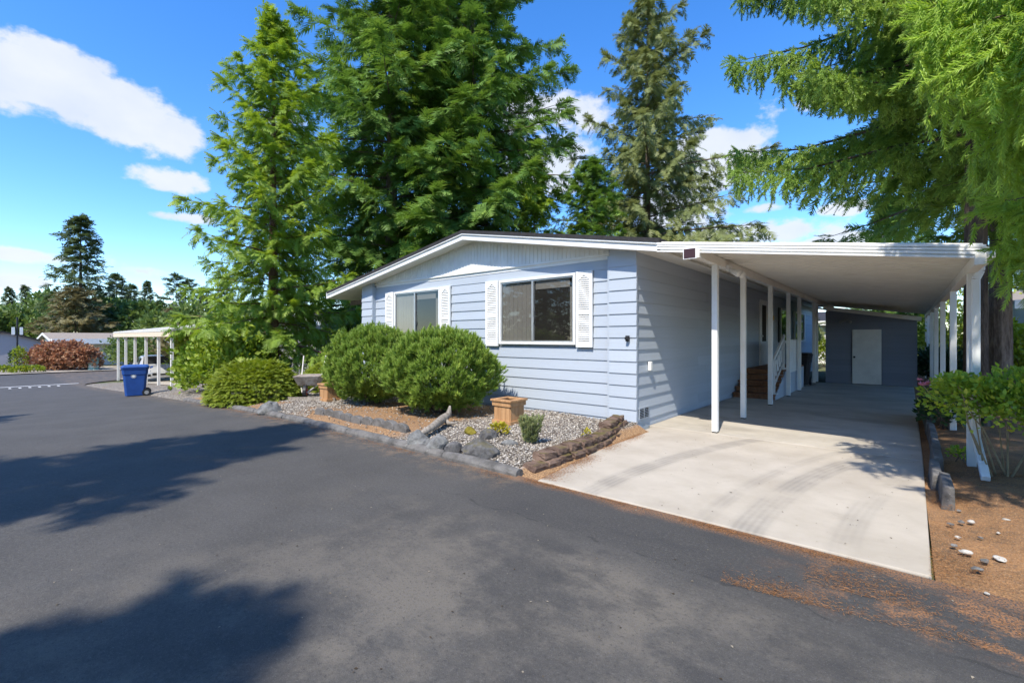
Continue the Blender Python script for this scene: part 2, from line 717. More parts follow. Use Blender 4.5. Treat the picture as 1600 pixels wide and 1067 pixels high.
def mat_wood(name, a, b):
    t = NT(name)
    g = t.noise(16, 6, .6, stretch=(1, 1, .12))
    c = t.mix(t.ramp(g, .3, .7), a, b)
    t.bsdf(c, .65, 0, .3, t.bump(g, .2, .004))
    MATS[name] = t.m
    return t.m


def mat_rock(name, a, b, spot=(.5, .5, .48), moss=0.0):
    t = NT(name)
    c = t.mix(t.ramp(t.noise(5, 8, .7), .32, .68), a, b)
    c = t.mix(t.math('MULTIPLY', t.ramp(t.noise(11, 5, .75), .6, .72), .7), c, spot)
    if moss:
        gn = t.geo.outputs['Normal']
        s = t.n('ShaderNodeSeparateXYZ')
        t.l(gn, s.inputs[0])
        m = t.math('MULTIPLY', t.ramp(s.outputs[2], .55, .9), t.ramp(t.noise(4, 4), .42, .6))
        c = t.mix(t.math('MULTIPLY', m, moss), c, (.12, .10, .03))
    t.bsdf(c, .95, 0, .2, t.bump(t.noise(24, 6, .7), .9, .02))
    MATS[name] = t.m
    return t.m


mat_asphalt()
mat_concrete('concrete_apron', (.40, .352, .288), (.49, .437, .365), marks=True)
mat_concrete('concrete_carport', (.41, .37, .31), (.51, .465, .395))
mat_ground()
mat_bed()
mat_glass()
mat_siding('siding_blue', (.425, .475, .54))
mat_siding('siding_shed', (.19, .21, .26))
mat_siding('siding_white', (.70, .70, .67))
mat_siding('siding_grey', (.36, .345, .36))
mat_siding('siding_bluegrey', (.40, .46, .54))
WHITE = mat_plain('white_paint', (.80, .80, .78), .5, .05, 4, dirt=(.55, .52, .45, .25))
CREAM = mat_plain('cream_metal', (.80, .765, .69), .5, .04, 3, dirt=(.50, .45, .37, .25))
ALU = mat_plain('aluminium_frame', (.52, .52, .51), .35, .08, 6, metallic=.6)
ROOF = mat_plain('dark_shingle', (.035, .033, .034), .9, .3, 14, bump=.5)
TANROOF = mat_plain('tan_shingle', (.30, .245, .19), .9, .25, 9, bump=.5)
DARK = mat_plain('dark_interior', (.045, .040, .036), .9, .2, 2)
BLIND = mat_plain('window_blind', (.40, .375, .345), .8, .06, 2)
BLIND2 = mat_plain('window_blind_pale', (.60, .58, .54), .8, .06, 2)
BLACKP = mat_plain('black_plastic', (.018, .018, .02), .5, .2, 8)
BLUEP = mat_plain('blue_plastic', (.018, .075, .30), .45, .12, 5)
CEDAR = mat_wood('cedar_boards', (.36, .19, .085), (.52, .30, .145))
STAIN = mat_wood('stained_step_wood', (.17, .075, .035), (.27, .125, .06))
WOODG = mat_wood('grey_weathered_wood', (.17, .145, .12), (.36, .32, .27))
KERB = mat_rock('kerb_concrete', (.095, .09, .085), (.20, .19, .18), (.28, .27, .25))
BLOCK = mat_rock('retaining_block', (.085, .055, .042), (.22, .15, .115), (.27, .22, .18), .8)
ROCKD = mat_rock('lava_rock', (.06, .058, .058), (.17, .165, .165), (.34, .33, .33), .5)
ROCKG = mat_rock('grey_rock', (.11, .11, .108), (.27, .27, .262), (.42, .42, .41))
BARK = mat_bark('bark')
BARKR = mat_bark('bark_reddish', (.12, .065, .045), (.25, .15, .11))
BARKD = mat_bark('bark_dark', (.05, .037, .03), (.14, .105, .08))

# ================================================================== SETTING
def zs(off):
    return lambda X, Y: gz(X) + off


xs_long = np.concatenate([np.linspace(-420, -50, 12), np.linspace(-48, 8, 57), np.linspace(12, 300, 10)])
ground = grid_sheet('ground', xs_long, np.linspace(-220, 420, 9), zs(-.06), mat_yard(), kind='structure')


def build_road():
    mb = MB()
    def strip(x0, x1, y0, y1, n):
        xs = np.linspace(x0, x1, n)
        for a, b in zip(xs[:-1], xs[1:]):
            mb.poly([(a, y0, gzf(a)), (b, y0, gzf(b)), (b, y1, gzf(b)), (a, y1, gzf(a))], [(0, 1, 2, 3)])
    strip(-38, 60, -3.4, 4.03, 99)
    strip(-48.5, -38, -90, 90, 4)
    # rounded corners into the cross street
    for sy, y0 in ((1, 4.03), (-1, -3.4)):
        r = 3.6
        n = 9
        zc = gzf(-38 + r / 2)
        cx, cy = -38 + r, y0 + sy * r
        arc = [(cx - r * math.cos(t), cy - sy * r * math.sin(t)) for t in np.linspace(0, math.pi / 2, n)]
        for p, q in zip(arc[:-1], arc[1:]):
            tri = [(-38, y0, gzf(-38) + .001), (p[0], p[1], gzf(p[0]) + .001), (q[0], q[1], gzf(q[0]) + .001)]
            mb.poly(tri, [(0, 1, 2) if sy < 0 else (0, 2, 1)])
    o = mb.build('road', MATS['asphalt'])
    o['kind'] = 'structure'


build_road()


def slab(name, pts, ztop, thick, mat):
    mb = MB()
    mb.extrude(pts, ztop - thick, ztop, 'z')
    o = mb.build(name, mat, bevel=.012)
    o['kind'] = 'structure'
    return o


slab('driveway', [(-3.05, 4.0), (.13, 4.05), (.17, 7.79), (-3.36, 7.79), (-3.36, 7.05), (-3.30, 6.3)], .012, .15,
     MATS['concrete_apron'])
slab('carport_floor', [(-3.46, 7.806), (.17, 7.806), (.20, 19.28), (-3.46, 19.28)], .012, .15, MATS['concrete_carport'])

rb = np.random.default_rng(5)


def bed_z(X, Y):
    b = .10 * np.clip((Y - 4.0) / .7, 0, 1) * np.clip((-3.2 - X) / .25, 0, 1)
    return gz(X) + .015 - .04 * np.clip((4.2 - Y) / .2, 0, 1) + b - .022 * np.clip((X + 3.34) / .06, 0, 1) + .018 * np.clip((-3.3 - X) / .2, 0, 1) * np.sin(X * 3.1 + Y * 2) * np.sin(Y * 4.3 - X)


bed = grid_sheet('garden_bed', np.linspace(-24, -3.0, 150), np.linspace(3.97, 7.27, 32), bed_z, MATS['bed'], kind='structure')
grid_sheet('gravel_yard', np.linspace(-34.4, -24.02, 30), np.linspace(3.95, 9.0, 26),
           lambda X, Y: gz(X) - .02 + .07 * np.clip((Y - 3.95) / .35, 0, 1), MATS['bed'], kind='structure')
grid_sheet('needle_ground', np.linspace(.15, 14, 90), np.linspace(3.98, 40, 120),
           lambda X, Y: -.015 + .05 * np.clip((X - .3) / .5, 0, 1) * np.clip((Y - 4.2) / .6, 0, 1)
           + .02 * np.sin(X * 4 + Y) * np.sin(Y * 3.3), MATS['soil'], kind='structure')
far_gravel = mat_plain('far_gravel', (.36, .32, .27), .95, .25, 6, bump=.6)
grid_sheet('far_yard', np.linspace(-74, -48.9, 6), np.linspace(-40, 60, 8), zs(.05), far_gravel, kind='structure')

# kerb: rounded concrete pieces along the bed
kroot = thing('kerb', (-3.3, 4.0, 0), None, None)
kroot['kind'] = 'structure'
prof = [(-.08, -.05), (-.08, .03), (-.055, .07), (0, .088), (.05, .078), (.08, .045), (.08, -.05)]
xk = -3.34
kk = 0
while xk > -15:
    ln = rnd.uniform(1.15, 1.5)
    x1 = xk - ln
    mb = MB()
    n = 6
    pts = []
    y0 = 4.05 + rnd.uniform(-.012, .012)
    for i in range(n + 1):
        x = xk + (x1 - xk) * i / n
        s = .82 if i in (0, n) else 1
        for p in prof:
            pts.append((x, y0 + p[0] * s + rnd.uniform(-.004, .004), gzf(x) + (p[1] * s if p[1] > 0 else p[1]) + rnd.uniform(-.004, .004)))
    m = len(prof)
    fs = []
    for i in range(n):
        for k in range(m):
            a, b = i * m + k, i * m + (k + 1) % m
            fs.append((a, b, b + m, a + m))
    fs += [tuple(range(m))[::-1], tuple(n * m + k for k in range(m))]
    mb.poly(pts, fs)
    mb.build('kerb_piece', KERB, kroot, smooth=False)
    xk = x1 - .012
    kk += 1

# painted stop line and worn letters at the junction
paint = mat_plain('road_paint', (.70, .70, .68), .7, .15, 20)
mb = MB()
for a, b in zip(np.linspace(.2, 4.0, 9)[:-1], np.linspace(.2, 4.0, 9)[1:]):
    mb.poly([(-36.55, a, gzf(-36.55) + .006), (-36.3, a, gzf(-36.3) + .006), (-36.3, b, gzf(-36.3) + .006), (-36.55, b, gzf(-36.55) + .006)], [(0, 1, 2, 3)])
sl = mb.build('stop_line', paint)
sl['kind'] = 'structure'
mb = MB()
for i in range(6):
    y = 1.2 + i * .36
    mb.poly([(-35.5, y, gzf(-35.5) + .006), (-34.9, y, gzf(-34.9) + .006), (-34.9, y + .10, gzf(-34.9) + .006), (-35.5, y + .10, gzf(-35.5) + .006)], [(0, 1, 2, 3)])
wl = mb.build('road_lettering', paint)
wl['kind'] = 'structure'

# ================================================================== THE BLUE HOME
XL, XR = -11.93, -3.48           # outer faces of the corner pilasters
YF, YM, YB = 7.29, 7.41, 27.6    # pilaster face, main wall face, back
RIDGE = (-7.46, 3.92)
EL = (-13.43, 2.95)
ER = (-2.94, 3.11)
Y0 = 7.05                        # front edge of the roof
FH = .175


def roof_top(x):
    if x < RIDGE[0]:
        return RIDGE[1] + (x - RIDGE[0]) * (RIDGE[1] - EL[1]) / (RIDGE[0] - EL[0])
    return RIDGE[1] + (x - RIDGE[0]) * (ER[1] - RIDGE[1]) / (ER[0] - RIDGE[0])


home = thing('mobile_home', (XR, YF, 0), 'pale blue lap-sided single-storey home with white fascia beside the driveway', 'house')
SB = MATS['siding_blue']
core = MB()
core.box(XL + .02, YM + .06, -.35, XR - .02, YB, 2.98)
core.box(XL + .02, YF + .05, -.35, XL + .48, YM + .07, 2.98)
core.box(XR - .48, YF + .05, -.35, XR - .02, YM + .07, 2.98)
core.build('wall', SB, home)

ROW = .205
Z0 = .135
LAP = .018
LAPS = .019


def board_mesh(name, h, mat, lap=LAP):
    """unit-length lap board along +X, its face looking to -Y"""
    mb = MB()
    mb.extrude([(0.03, -.004), (-lap - .004, -.004), (-lap - .004, .006), (-.004, h), (0.03, h)], 0, 1, 'x')
    me = mb.mesh(name)
    me.materials.append(mat)
    return me


BM = board_mesh('siding_board', ROW + .004, SB)
BMS = board_mesh('siding_board', ROW + .004, SB, LAPS)
BMF = board_mesh('frieze_board', .235, SB, .012)


def board(me, x, y, z, length, parent, rot=0.0, name='siding_board'):
    o = bpy.data.objects.new(name, me)
    o.location = (x, y, z)
    o.rotation_euler = (0, 0, rot)
    o.scale = (length, 1, 1)
    return link(o, parent)


WIN = [(-10.86, -8.23), (-7.06, -4.36)]     # outer edges of the shutters
WZ = (1.385, 2.79)
for k in range(-2, 13):
    z = Z0 + ROW * k
    hb = ROW
    me = BM
    # corner pilasters
    board(me, XL, YF + .02, z, .52, home)
    board(me, XR - .5, YF + .02, z, .5 + LAP, home)
    segs = [(XL + .52, XR - .5)]
    if z + ROW > WZ[0] + .03 and z < WZ[1] - .06:
        segs = [(XL + .52, WIN[0][0]), (WIN[0][1], WIN[1][0]), (WIN[1][1], XR - .5)]
    for a, b in segs:
        if len(segs) == 1 and k < 6:      # butt joint in the long courses
            j = a + (b - a) * (.35 + .3 * ((k * 7) % 5) / 5)
            board(me, a, YM + .02, z, j - a - .003, home)
            board(me, j, YM + .02, z, b - j, home)
        else:
            board(me, a, YM + .02, z, b - a, home)
    # long side wall under the carport
    brk = [YF + .02, 11.2, 15.1, 19.0, 23.2, YB]
    off = ((k * 3) % 4) * .55
    pts = [YF + .02] + [b + off - .8 for b in brk[1:-1]] + [YB]
    for a, b in zip(pts[:-1], pts[1:]):
        board(BMS, XR - .02, a, z, b - a - .002, home, rot=math.pi / 2)
# pilaster return faces, frieze
z = Z0 + ROW * 13
board(BMF, XL, YF + .02, z, .52, home, name='frieze_board')
board(BMF, XR - .5, YF + .02, z, .5 + .012, home, name='frieze_board')
board(BMF, XL + .52, YM + .02, z, XR - .5 - XL - .52, home, name='frieze_board')
board(BMF, XR - .02, YF + .02, z, YB - YF - .02, home, rot=math.pi / 2, name='frieze_board')
mb = MB()
mb.box(XL + .50, YF + .012, -.3, XL + .535, YM + .05, 3.0)
mb.build('corner_trim', SB, home)
mb = MB()
mb.box(XR - .535, YF + .012, -.3, XR - .50, YM + .05, 3.0)
mb.build('corner_trim', SB, home)

# ribbed white gable panel
mb = MB()
x = XL + .56
while x < XR - .56:
    x2 = min(x + .1, XR - .56)
    za, zb = roof_top(x) - FH + .02, roof_top(x2) - FH + .02
    y = YM - .004
    mb.poly([(x, y, 3.06), (x2, y, 3.06), (x2, y, zb), (x, y, za)], [(0, 1, 2, 3)])
    mb.poly([(x, y - .012, 3.06), (x + .022, y - .012, 3.06), (x + .022, y - .012, za + .003), (x, y - .012, za),
             (x, y + .002, 3.06), (x + .022, y + .002, 3.06), (x + .022, y + .002, za + .003), (x, y + .002, za)],
            [(0, 1, 2, 3), (1, 5, 6, 2), (4, 0, 3, 7)])
    x = x2
mb.box(XL + .56, YM + .002, 2.97, XR - .56, YM + .06, 3.07)
mb.poly([(XL + .56, YM + .03, 3.05), (XR - .56, YM + .03, 3.05), (XR - .56, YM + .03, roof_top(XR - .56) - .1), (RIDGE[0], YM + .03, RIDGE[1] - .1), (XL + .56, YM + .03, roof_top(XL + .56) - .1)], [(0, 1, 2, 3, 4)])
mb.build('gable_panel', WHITE, home)
mb = MB()
mb.box(XL + .53, YM - .03, 3.035, XR - .53, YM + .004, 3.075)
mb.build('gable_trim', WHITE, home)

for xa, xb in ((XL + .03, XL + .50), (XR - .50, XR - .012)):
    mb = MB()
    mb.extrude([(xa, 3.02), (xb, 3.02), (xb, roof_top(xb) - FH + .012), (xa, roof_top(xa) - FH + .012)], YF + .022, YM + .05, 'y')
    mb.build('pilaster_head', SB, home)
mb = MB()
zt = roof_top(XR) - FH + .01
mb.box(XR - .06, YM + .055, 3.0, XR - .014, YB, zt)
mb.build('wall_head', SB, home)
# roof deck, soffit, fascia
for nm, (xa, xb) in (('roof', (EL[0], RIDGE[0])), ('roof', (RIDGE[0], ER[0]))):
    za, zb = roof_top(xa), roof_top(xb)
    mb = MB()
    mb.extrude([(xa, za - .05), (xb, zb - .05), (xb, zb + .022), (xa, za + .022)], Y0 - .035, YB + .3, 'y')
    mb.build(nm, ROOF, home)
    mb = MB()
    mb.extrude([(xa, za - FH), (xb, zb - FH), (xb, zb - FH + .02), (xa, za - FH + .02)], Y0 + .035, YB + .25, 'y')
    mb.build('soffit', CREAM, home)
    mb = MB()
    mb.extrude([(xa, za - FH - .012), (xb, zb - FH - .012), (xb, zb - .052), (xa, za - .052)], Y0, Y0 + .032, 'y')
    mb.extrude([(xa, za - .075), (xb, zb - .075), (xb, zb - .004), (xa, za - .004)], Y0 - .028, Y0 - .002, 'y')
    mb.extrude([(xa, za - FH - .012), (xb, zb - FH - .012), (xb, zb - FH + .022), (xa, za - FH + .022)], Y0 - .012, Y0 - .002, 'y')
    mb.build('fascia', WHITE, home)
# left eave: fascia, brown header beam of the side awning
mb = MB()
mb.box(EL[0] - .03, Y0 - .03, EL[1] - FH - .015, EL[0] - .002, YB + .3, EL[1] - .01)
mb.build('eave_fascia', WHITE, home)
mb = MB()
mb.box(EL[0] + .25, YM + .25, 2.58, XL - .02, YM + .37, 2.72)
mb.build('awning_header', mat_wood('brown_header', (.09, .06, .045), (.16, .11, .08)), home)
mb = MB()
xr = EL[0] + .05
while xr < XL - .05:
    zz = roof_top(xr) - FH
    mb.box(xr, Y0 + .06, zz - .03, xr + .03, YB, zz + .005)
    xr += .14
mb.build('awning_ribs', CREAM, home)
for yy in (12.5, 18.0, 23.5):
    mb = MB()
    mb.box(EL[0] + .2, yy, -.35, EL[0] + .29, yy + .09, EL[1] - FH + .02)
    mb.build('awning_post', WHITE, home)


def window(x0, x1, z0, z1, pale, root):
    """aluminium slider between white trim: fixed pane, sliding pane, blind behind"""
    y = YM - .012
    fr = MB()
    w = .05
    fr.box(x0, y - .035, z0, x1, y + .04, z0 + w)
    fr.box(x0, y - .035, z1 - w, x1, y + .04, z1)
    fr.box(x0, y - .034, z0 + w, x0 + w, y + .04, z1 - w)
    fr.box(x1 - w, y - .034, z0 + w, x1, y + .04, z1 - w)
    win = fr.build('window', WHITE, root, bevel=.004)
    a0, a1, b0, b1 = x0 + w, x1 - w, z0 + w, z1 - w
    al = MB()
    q = .028
    al.box(a0, y - .016, b0, a1, y + .03, b0 + q)
    al.box(a0, y - .016, b1 - q, a1, y + .03, b1)
    al.box(a0, y - .015, b0 + q, a0 + q, y + .03, b1 - q)
    al.box(a1 - q, y - .015, b0 + q, a1, y + .03, b1 - q)
    xm = (a0 + a1) / 2 - .06
    al.box(xm - .022, y - .022, b0 + q, xm + .022, y + .03, b1 - q)
    al.box(xm + .024, y - .030, (b0 + b1) / 2 - .24, xm + .036, y - .012, (b0 + b1) / 2 - .12)
    al.build('frame', ALU, win)
    for s, (u, v) in enumerate(((a0 + q, xm - .022), (xm + .022, a1 - q))):
        p = MB()
        yy = y + (.000 if s == 0 else .014)
        p.poly([(u, yy, b0 + q), (v, yy, b0 + q), (v, yy, b1 - q), (u, yy, b1 - q)], [(0, 1, 2, 3)])
        p.build('pane', MATS['window_glass'], win)
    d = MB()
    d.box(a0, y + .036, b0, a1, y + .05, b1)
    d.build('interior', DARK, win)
    bl = MB()
    n = 14
    ua, ub = a0 + .03, xm - .01
    for i in range(n):
        c = ua + (ub - ua) * (i + .5) / n
        hw = (ub - ua) / n / 2
        bl.box(c - hw, y + .024 + (.003 if i % 2 else 0), b0 + .03, c + hw - .002, y + .030, b1 - .03)
    bl.build('blind', BLIND2 if pale else BLIND, win)
    cur = MB()
    cur.box(a1 - (.16 if pale else .10), y + .026, b0 + .03, a1 - .03, y + .033, b1 - .03)
    cur.box(xm + .05, y + .026, b1 - .2, a1 - .03, y + .032, b1 - .03)
    cur.build('curtain', BLIND, win)


def shutter(x0, x1, z0, z1, root):
    y = YM - .01
    mb = MB()
    s = .055
    zm = z0 + (z1 - z0) * .455
    mb.box(x0, y - .045, z0, x0 + s, y, z1)
    mb.box(x1 - s, y - .045, z0, x1, y, z1)
    mb.box(x0 + s, y - .043, z0, x1 - s, y, z0 + .085)
    mb.box(x0 + s, y - .043, zm - .035, x1 - s, y, zm + .035)
    mb.box(x0 + s, y - .043, z1 - .07, x1 - s, y, z1)
    # pointed head over the upper louvres
    xm = (x0 + x1) / 2
    mb.extrude([(x0 + s, z1 - .17), (x0 + s, z1 - .07), (xm, z1 - .07)], y - .042, y - .006, 'y')
    mb.extrude([(xm, z1 - .07), (x1 - s, z1 - .07), (x1 - s, z1 - .17)], y - .042, y - .006, 'y')
    mb.box(x0 + s, y - .012, z0 + .08, x1 - s, y - .004, z1 - .07)
    sh = mb.build('shutter', WHITE, root, bevel=.003)
    lv = MB()
    for a, b in ((z0 + .085, zm - .035), (zm + .035, z1 - .08)):
        n = int((b - a) / .038)
        for i in range(n):
            zz = a + (b - a) * i / n
            lv.poly([(x0 + s, y - .038, zz + .004), (x1 - s, y - .038, zz + .004), (x1 - s, y - .014, zz + .034), (x0 + s, y - .014, zz + .034),
                     (x0 + s, y - .030, zz), (x1 - s, y - .030, zz), (x1 - s, y - .008, zz + .03), (x0 + s, y - .008, zz + .03)],
                    [(0, 1, 2, 3), (7, 6, 5, 4), (0, 4, 5, 1), (3, 2, 6, 7)])
    l = lv.build('louvers', WHITE, sh)
    l['kind'] = 'stuff'


window(-6.67, -4.73, 1.43, 2.79, False, home)
window(-10.48, -8.60, 1.43, 2.79, True, home)
for a, b in ((-7.06, -6.69), (-4.71, -4.36), (-10.86, -10.50), (-8.58, -8.23)):
    shutter(a, b, WZ[0], WZ[1] + .01, home)

# small fittings on the corner
mb = MB()
mb.box(-3.64, YF - .05, 1.50, -3.58, YF - .003, 1.60)
mb.box(-3.635, YF - .09, 1.53, -3.585, YF - .05, 1.575)
mb.build('hose_bracket', BLACKP, home, bevel=.006)
mb = MB()
mb.box(XR + .002, 7.78, .98, XR + .06, 7.86, 1.14)
mb.build('outlet_cover', WHITE, home, bevel=.012)
vent = MB()
vent.box(XR + .001, 7.42, .16, XR + .012, 7.80, .36)
vo = vent.build('skirt_vent', SB, home)
vs_ = MB()
for a, b in ((7.44, 7.58), (7.63, 7.77)):
    for i in range(6):
        vs_.box(XR + .012, a, .18 + i * .028, XR + .022, b, .192 + i * .028)
vs_.build('vent_slats', BLACKP, vo)

# ---------- side door, side windows, lamp
door = MB()
door.box(XR - .0, 15.95, .70, XR + .045, 16.88, 2.76)
dr = door.build('door', WHITE, home, bevel=.006)
mb = MB()
mb.box(XR + .046, 16.15, 1.45, XR + .052, 16.68, 2.6)
mb.build('door_glass', DARK, dr)
mb = MB()
mb.lathe([(.0, 0), (.03, 0.002), (.034, .03), (.02, .05), (0, .055)], 0, 0, 10)
k = mb.build('door_handle', ALU, dr, loc=(XR + .05, 16.05, 1.62))
k.rotation_euler = (0, math.pi / 2, 0)
for (a, b, c, d) in ((17.3, 17.75, 1.45, 2.65), (19.1, 20.6, 1.4, 2.65), (22.0, 24.2, 1.4, 2.65)):
    mb = MB()
    for (p, q, r, s) in ((a, b, c, c + .06), (a, b, d - .06, d), (a, a + .06, c + .06, d - .06), (b - .06, b, c + .06, d - .06)):
        mb.box(XR - .01, p, r, XR + .045, q, s)
    w = mb.build('side_window', WHITE, home)
    mb = MB()
    mb.poly([(XR + .016, a + .06, c + .06), (XR + .016, b - .06, c + .06), (XR + .016, b - .06, d - .06), (XR + .016, a + .06, d - .06)], [(0, 1, 2, 3)])
    mb.build('pane', MATS['window_glass'], w)
    mb = MB()
    mb.box(XR - .004, a + .05, c + .05, XR + .004, b - .05, d - .05)
    mb.build('interior', DARK, w)
    if b - a > 1:
        for yy in (a - .34, b + .02):
            mb = MB()
            mb.box(XR - .0, yy, c, XR + .035, yy + .3, d)
            for i in range(22):
                mb.box(XR + .03, yy + .04, c + .06 + i * .05, XR + .042, yy + .26, c + .085 + i * .05)
            mb.build('side_shutter', BLACKP if a < 20 else WHITE, home)
lamp = MB()
lamp.box(XR, 17.02, 2.18, XR + .04, 17.12, 2.36)
lamp.tube([(XR + .04, 17.07, 2.3), (XR + .12, 17.07, 2.36), (XR + .15, 17.07, 2.3)], .012, 6)
lamp.lathe([(.02, 2.12), (.055, 2.16), (.06, 2.26), (.03, 2.30)], XR + .15, 17.07, 8)
lamp.build('wall_lantern', mat_plain('brass', (.55, .36, .12), .3, .1, 5, metallic=.8), home)

# ================================================================== STAIRS
st = thing('porch_stairs', (-2.95, 13.0, 0.012), 'brown wooden porch steps with white railing under the carport', 'stairs')
XA, XB = XR + .02, -2.47
H5 = .70
for i in range(5):
    y = 13.0 + i * .26
    z = H5 * (i + 1) / 5
    mb = MB()
    mb.box(XA, y - .03, z - .04, XB, y + .27, z)
    mb.build('tread', STAIN, st, bevel=.006)
    mb = MB()
    mb.box(XA + .01, y + .004, z - H5 / 5 + .012, XB - .012, y + .024, z - .04)
    mb.build('riser', STAIN, st)
for i in range(10):
    mb = MB()
    a = 14.28 + i * .29
    mb.box(XA, a, H5 - .04, XB, a + .282, H5)
    mb.build('landing_board', STAIN, st)
mb = MB()
mb.box(XB - .02, 14.28, .012, XB + .005, 17.18, H5 - .042)
mb.extrude([(13.03, .012), (14.28, .012), (14.28, H5 - .05), (13.03, .10)], XB - .02, XB + .003, 'x')
mb.build('skirt', SB, st)
# railing: newel posts, handrail, ornamental curls, slatted guard
mb = MB()
mb.box(XB - .08, 13.12, .10, XB - .03, 13.17, 1.0)
mb.box(XB - .13, 13.06, .142, XB + .02, 13.23, .165)
mb.build('newel_post', WHITE, st)
mb = MB()
mb.box(XB - .08, 14.3, .68, XB - .03, 14.35, 1.62)
mb.build('newel_post', WHITE, st)
mb = MB()
mb.bar((XB - .055, 13.05, 1.0), (XB - .055, 14.42, 1.62), .05, .07)
mb.build('handrail', WHITE, st)
mb = MB()
mb.bar((XB - .055, 13.15, .36), (XB - .055, 14.32, .90), .03, .04)
mb.build('lower_rail', WHITE, st)
for i in range(4):
    yc = 13.38 + i * .24
    zc = .36 + (yc - 13.15) * .46 + .33
    mb = MB()
    pts = [(XB - .055, yc + .10 * math.cos(t) + .03, zc + .20 * math.sin(t) + .04 * math.cos(t)) for t in np.linspace(0, 2 * math.pi, 15)]
    mb.tube(pts, .014, 6, cap=False)
    mb.build('baluster', WHITE, st)
for i in range(9):
    mb = MB()
    a = 14.62 + i * .215
    mb.box(XB + .008, a, .60, XB + .03, a + .17, 1.52)
    mb.build('guard_slat', WHITE, st)
for z in (.68, 1.42):
    mb = MB()
    mb.box(XB - .045, 14.4, z, XB + .006, 16.6, z + .07)
    mb.build('guard_rail', WHITE, st)

# ================================================================== CARPORT
cp = thing('carport', (-1.0, 7.9, 0), 'white metal carport with sloping ribbed roof over the concrete driveway', 'carport')
CX0, CX1, CY0, CY1 = -2.99, .655, Y0, 24.0


def cu(x):
    return 2.975 - .14 * (x + 2.97)


def post(x, y, top, w, root, name='post', z0=.012, mat=WHITE):
    mb = MB()
    mb.box(x - w / 2, y - w / 2, z0 + .02, x + w / 2, y + w / 2, top)
    o = mb.build(name, mat, root, bevel=.006)
    f = MB()
    f.box(x - w / 2 + .008, y - w / 2 + .008, z0, x + w / 2 - .008, y + w / 2 - .008, z0 + .022)
    f.build('post_shoe', DARK, o)
    return o


for y in (7.9, 9.62, 11.95, 14.1, 15.75, 18.6, 19.2):
    post(-2.37, y, 2.755, .09, cp)
for y in (7.9, 10.75, 13.6, 16.4, 19.15, 21.8, 23.8):
    post(.61, y, 2.345, .085, cp, z0=-.02)
mb = MB()
mb.box(-2.415, 7.0, 2.755, -2.325, CY1 - .05, 2.885)
mb.build('beam', CREAM, cp)
mb = MB()
mb.box(.565, 7.0, 2.345, .655, CY1 - .05, 2.462)
mb.build('beam', CREAM, cp)
# roof pans: each a ribbed strip running from the house to the outer beam
PW = .30


def pan_mesh():
    mb = MB()
    pr = [(0, 0)]
    for a in (.07, .15):
        pr += [(a - .012, 0), (a - .008, .012), (a + .008, .012), (a + .012, 0)]
    pr += [(.21, 0), (.222, -.042), (.256, -.042), (.268, 0)]
    pr += [(PW - .004, 0), (PW - .004, .065), (0, .065)]
    n = len(pr)
    pts = [(CX0 + .03, p[0], cu(CX0 + .03) + p[1] + .045) for p in pr] + [(CX1 - .02, p[0], cu(CX1 - .02) + p[1] + .045) for p in pr]
    fs = [(i, (i + 1) % n, n + (i + 1) % n, n + i) for i in range(n)] + [tuple(range(n))[::-1], tuple(range(n, 2 * n))]
    mb.poly(pts, fs)
    me = mb.mesh('roof_pan')
    me.materials.append(CREAM)
    return me


PM = pan_mesh()
y = CY0 + .03
while y + PW < CY1:
    o = bpy.data.objects.new('roof_pan', PM)
    o.location = (0, y, 0)
    link(o, cp)
    y += PW


def sloped_fascia(mb, ya, yb, dz0, dz1, x0=CX0, x1=CX1):
    mb.extrude([(x0, cu(x0) + dz0), (x1, cu(x1) + dz0), (x1, cu(x1) + dz1), (x0, cu(x0) + dz1)], ya, yb, 'y')


mb = MB()
sloped_fascia(mb, CY0 - .012, CY0 + .025, -.055, .085)
for a, b in ((-.058, -.035), (-.016, .012), (.024, .05), (.06, .088)):
    sloped_fascia(mb, CY0 - .034, CY0 - .013, a, b)
mb.build('front_fascia', WHITE, cp)
mb = MB()
zr = cu(CX1)
mb.box(CX1 - .004, CY0 + .03, zr - .05, CX1 + .03, CY1, zr + .075)
mb.box(CX1 + .031, CY0 + .03, zr - .05, CX1 + .075, CY1, zr - .035)
mb.box(CX1 + .065, CY0 + .03, zr - .034, CX1 + .075, CY1, zr + .06)
mb.build('gutter', WHITE, cp)
mb = MB()
mb.box(CX0 + .0, CY0 + .03, cu(CX0) - .03, CX0 + .028, CY1, cu(CX0) + .07)
mb.build('ledger', CREAM, cp)
# downspout down the first outer post, kicking out at the foot
ds = MB()
dx = .62
pth = [(dx + .06, 7.81, 2.42), (dx + .06, 7.81, 2.36), (dx + .02, 7.80, 2.26), (dx + .02, 7.80, .50), (dx + .02, 7.74, .36), (dx + .03, 7.30, .16), (dx + .03, 7.02, .06)]
for p, q in zip(pth[:-1], pth[1:]):
    ds.bar(p, q, .075, .06, up=(0, 1, 0.01) if abs(p[0] - q[0]) + abs(p[1] - q[1]) < .3 else (0, 0, 1))
ds.build('downspout', WHITE, cp, bevel=.008)
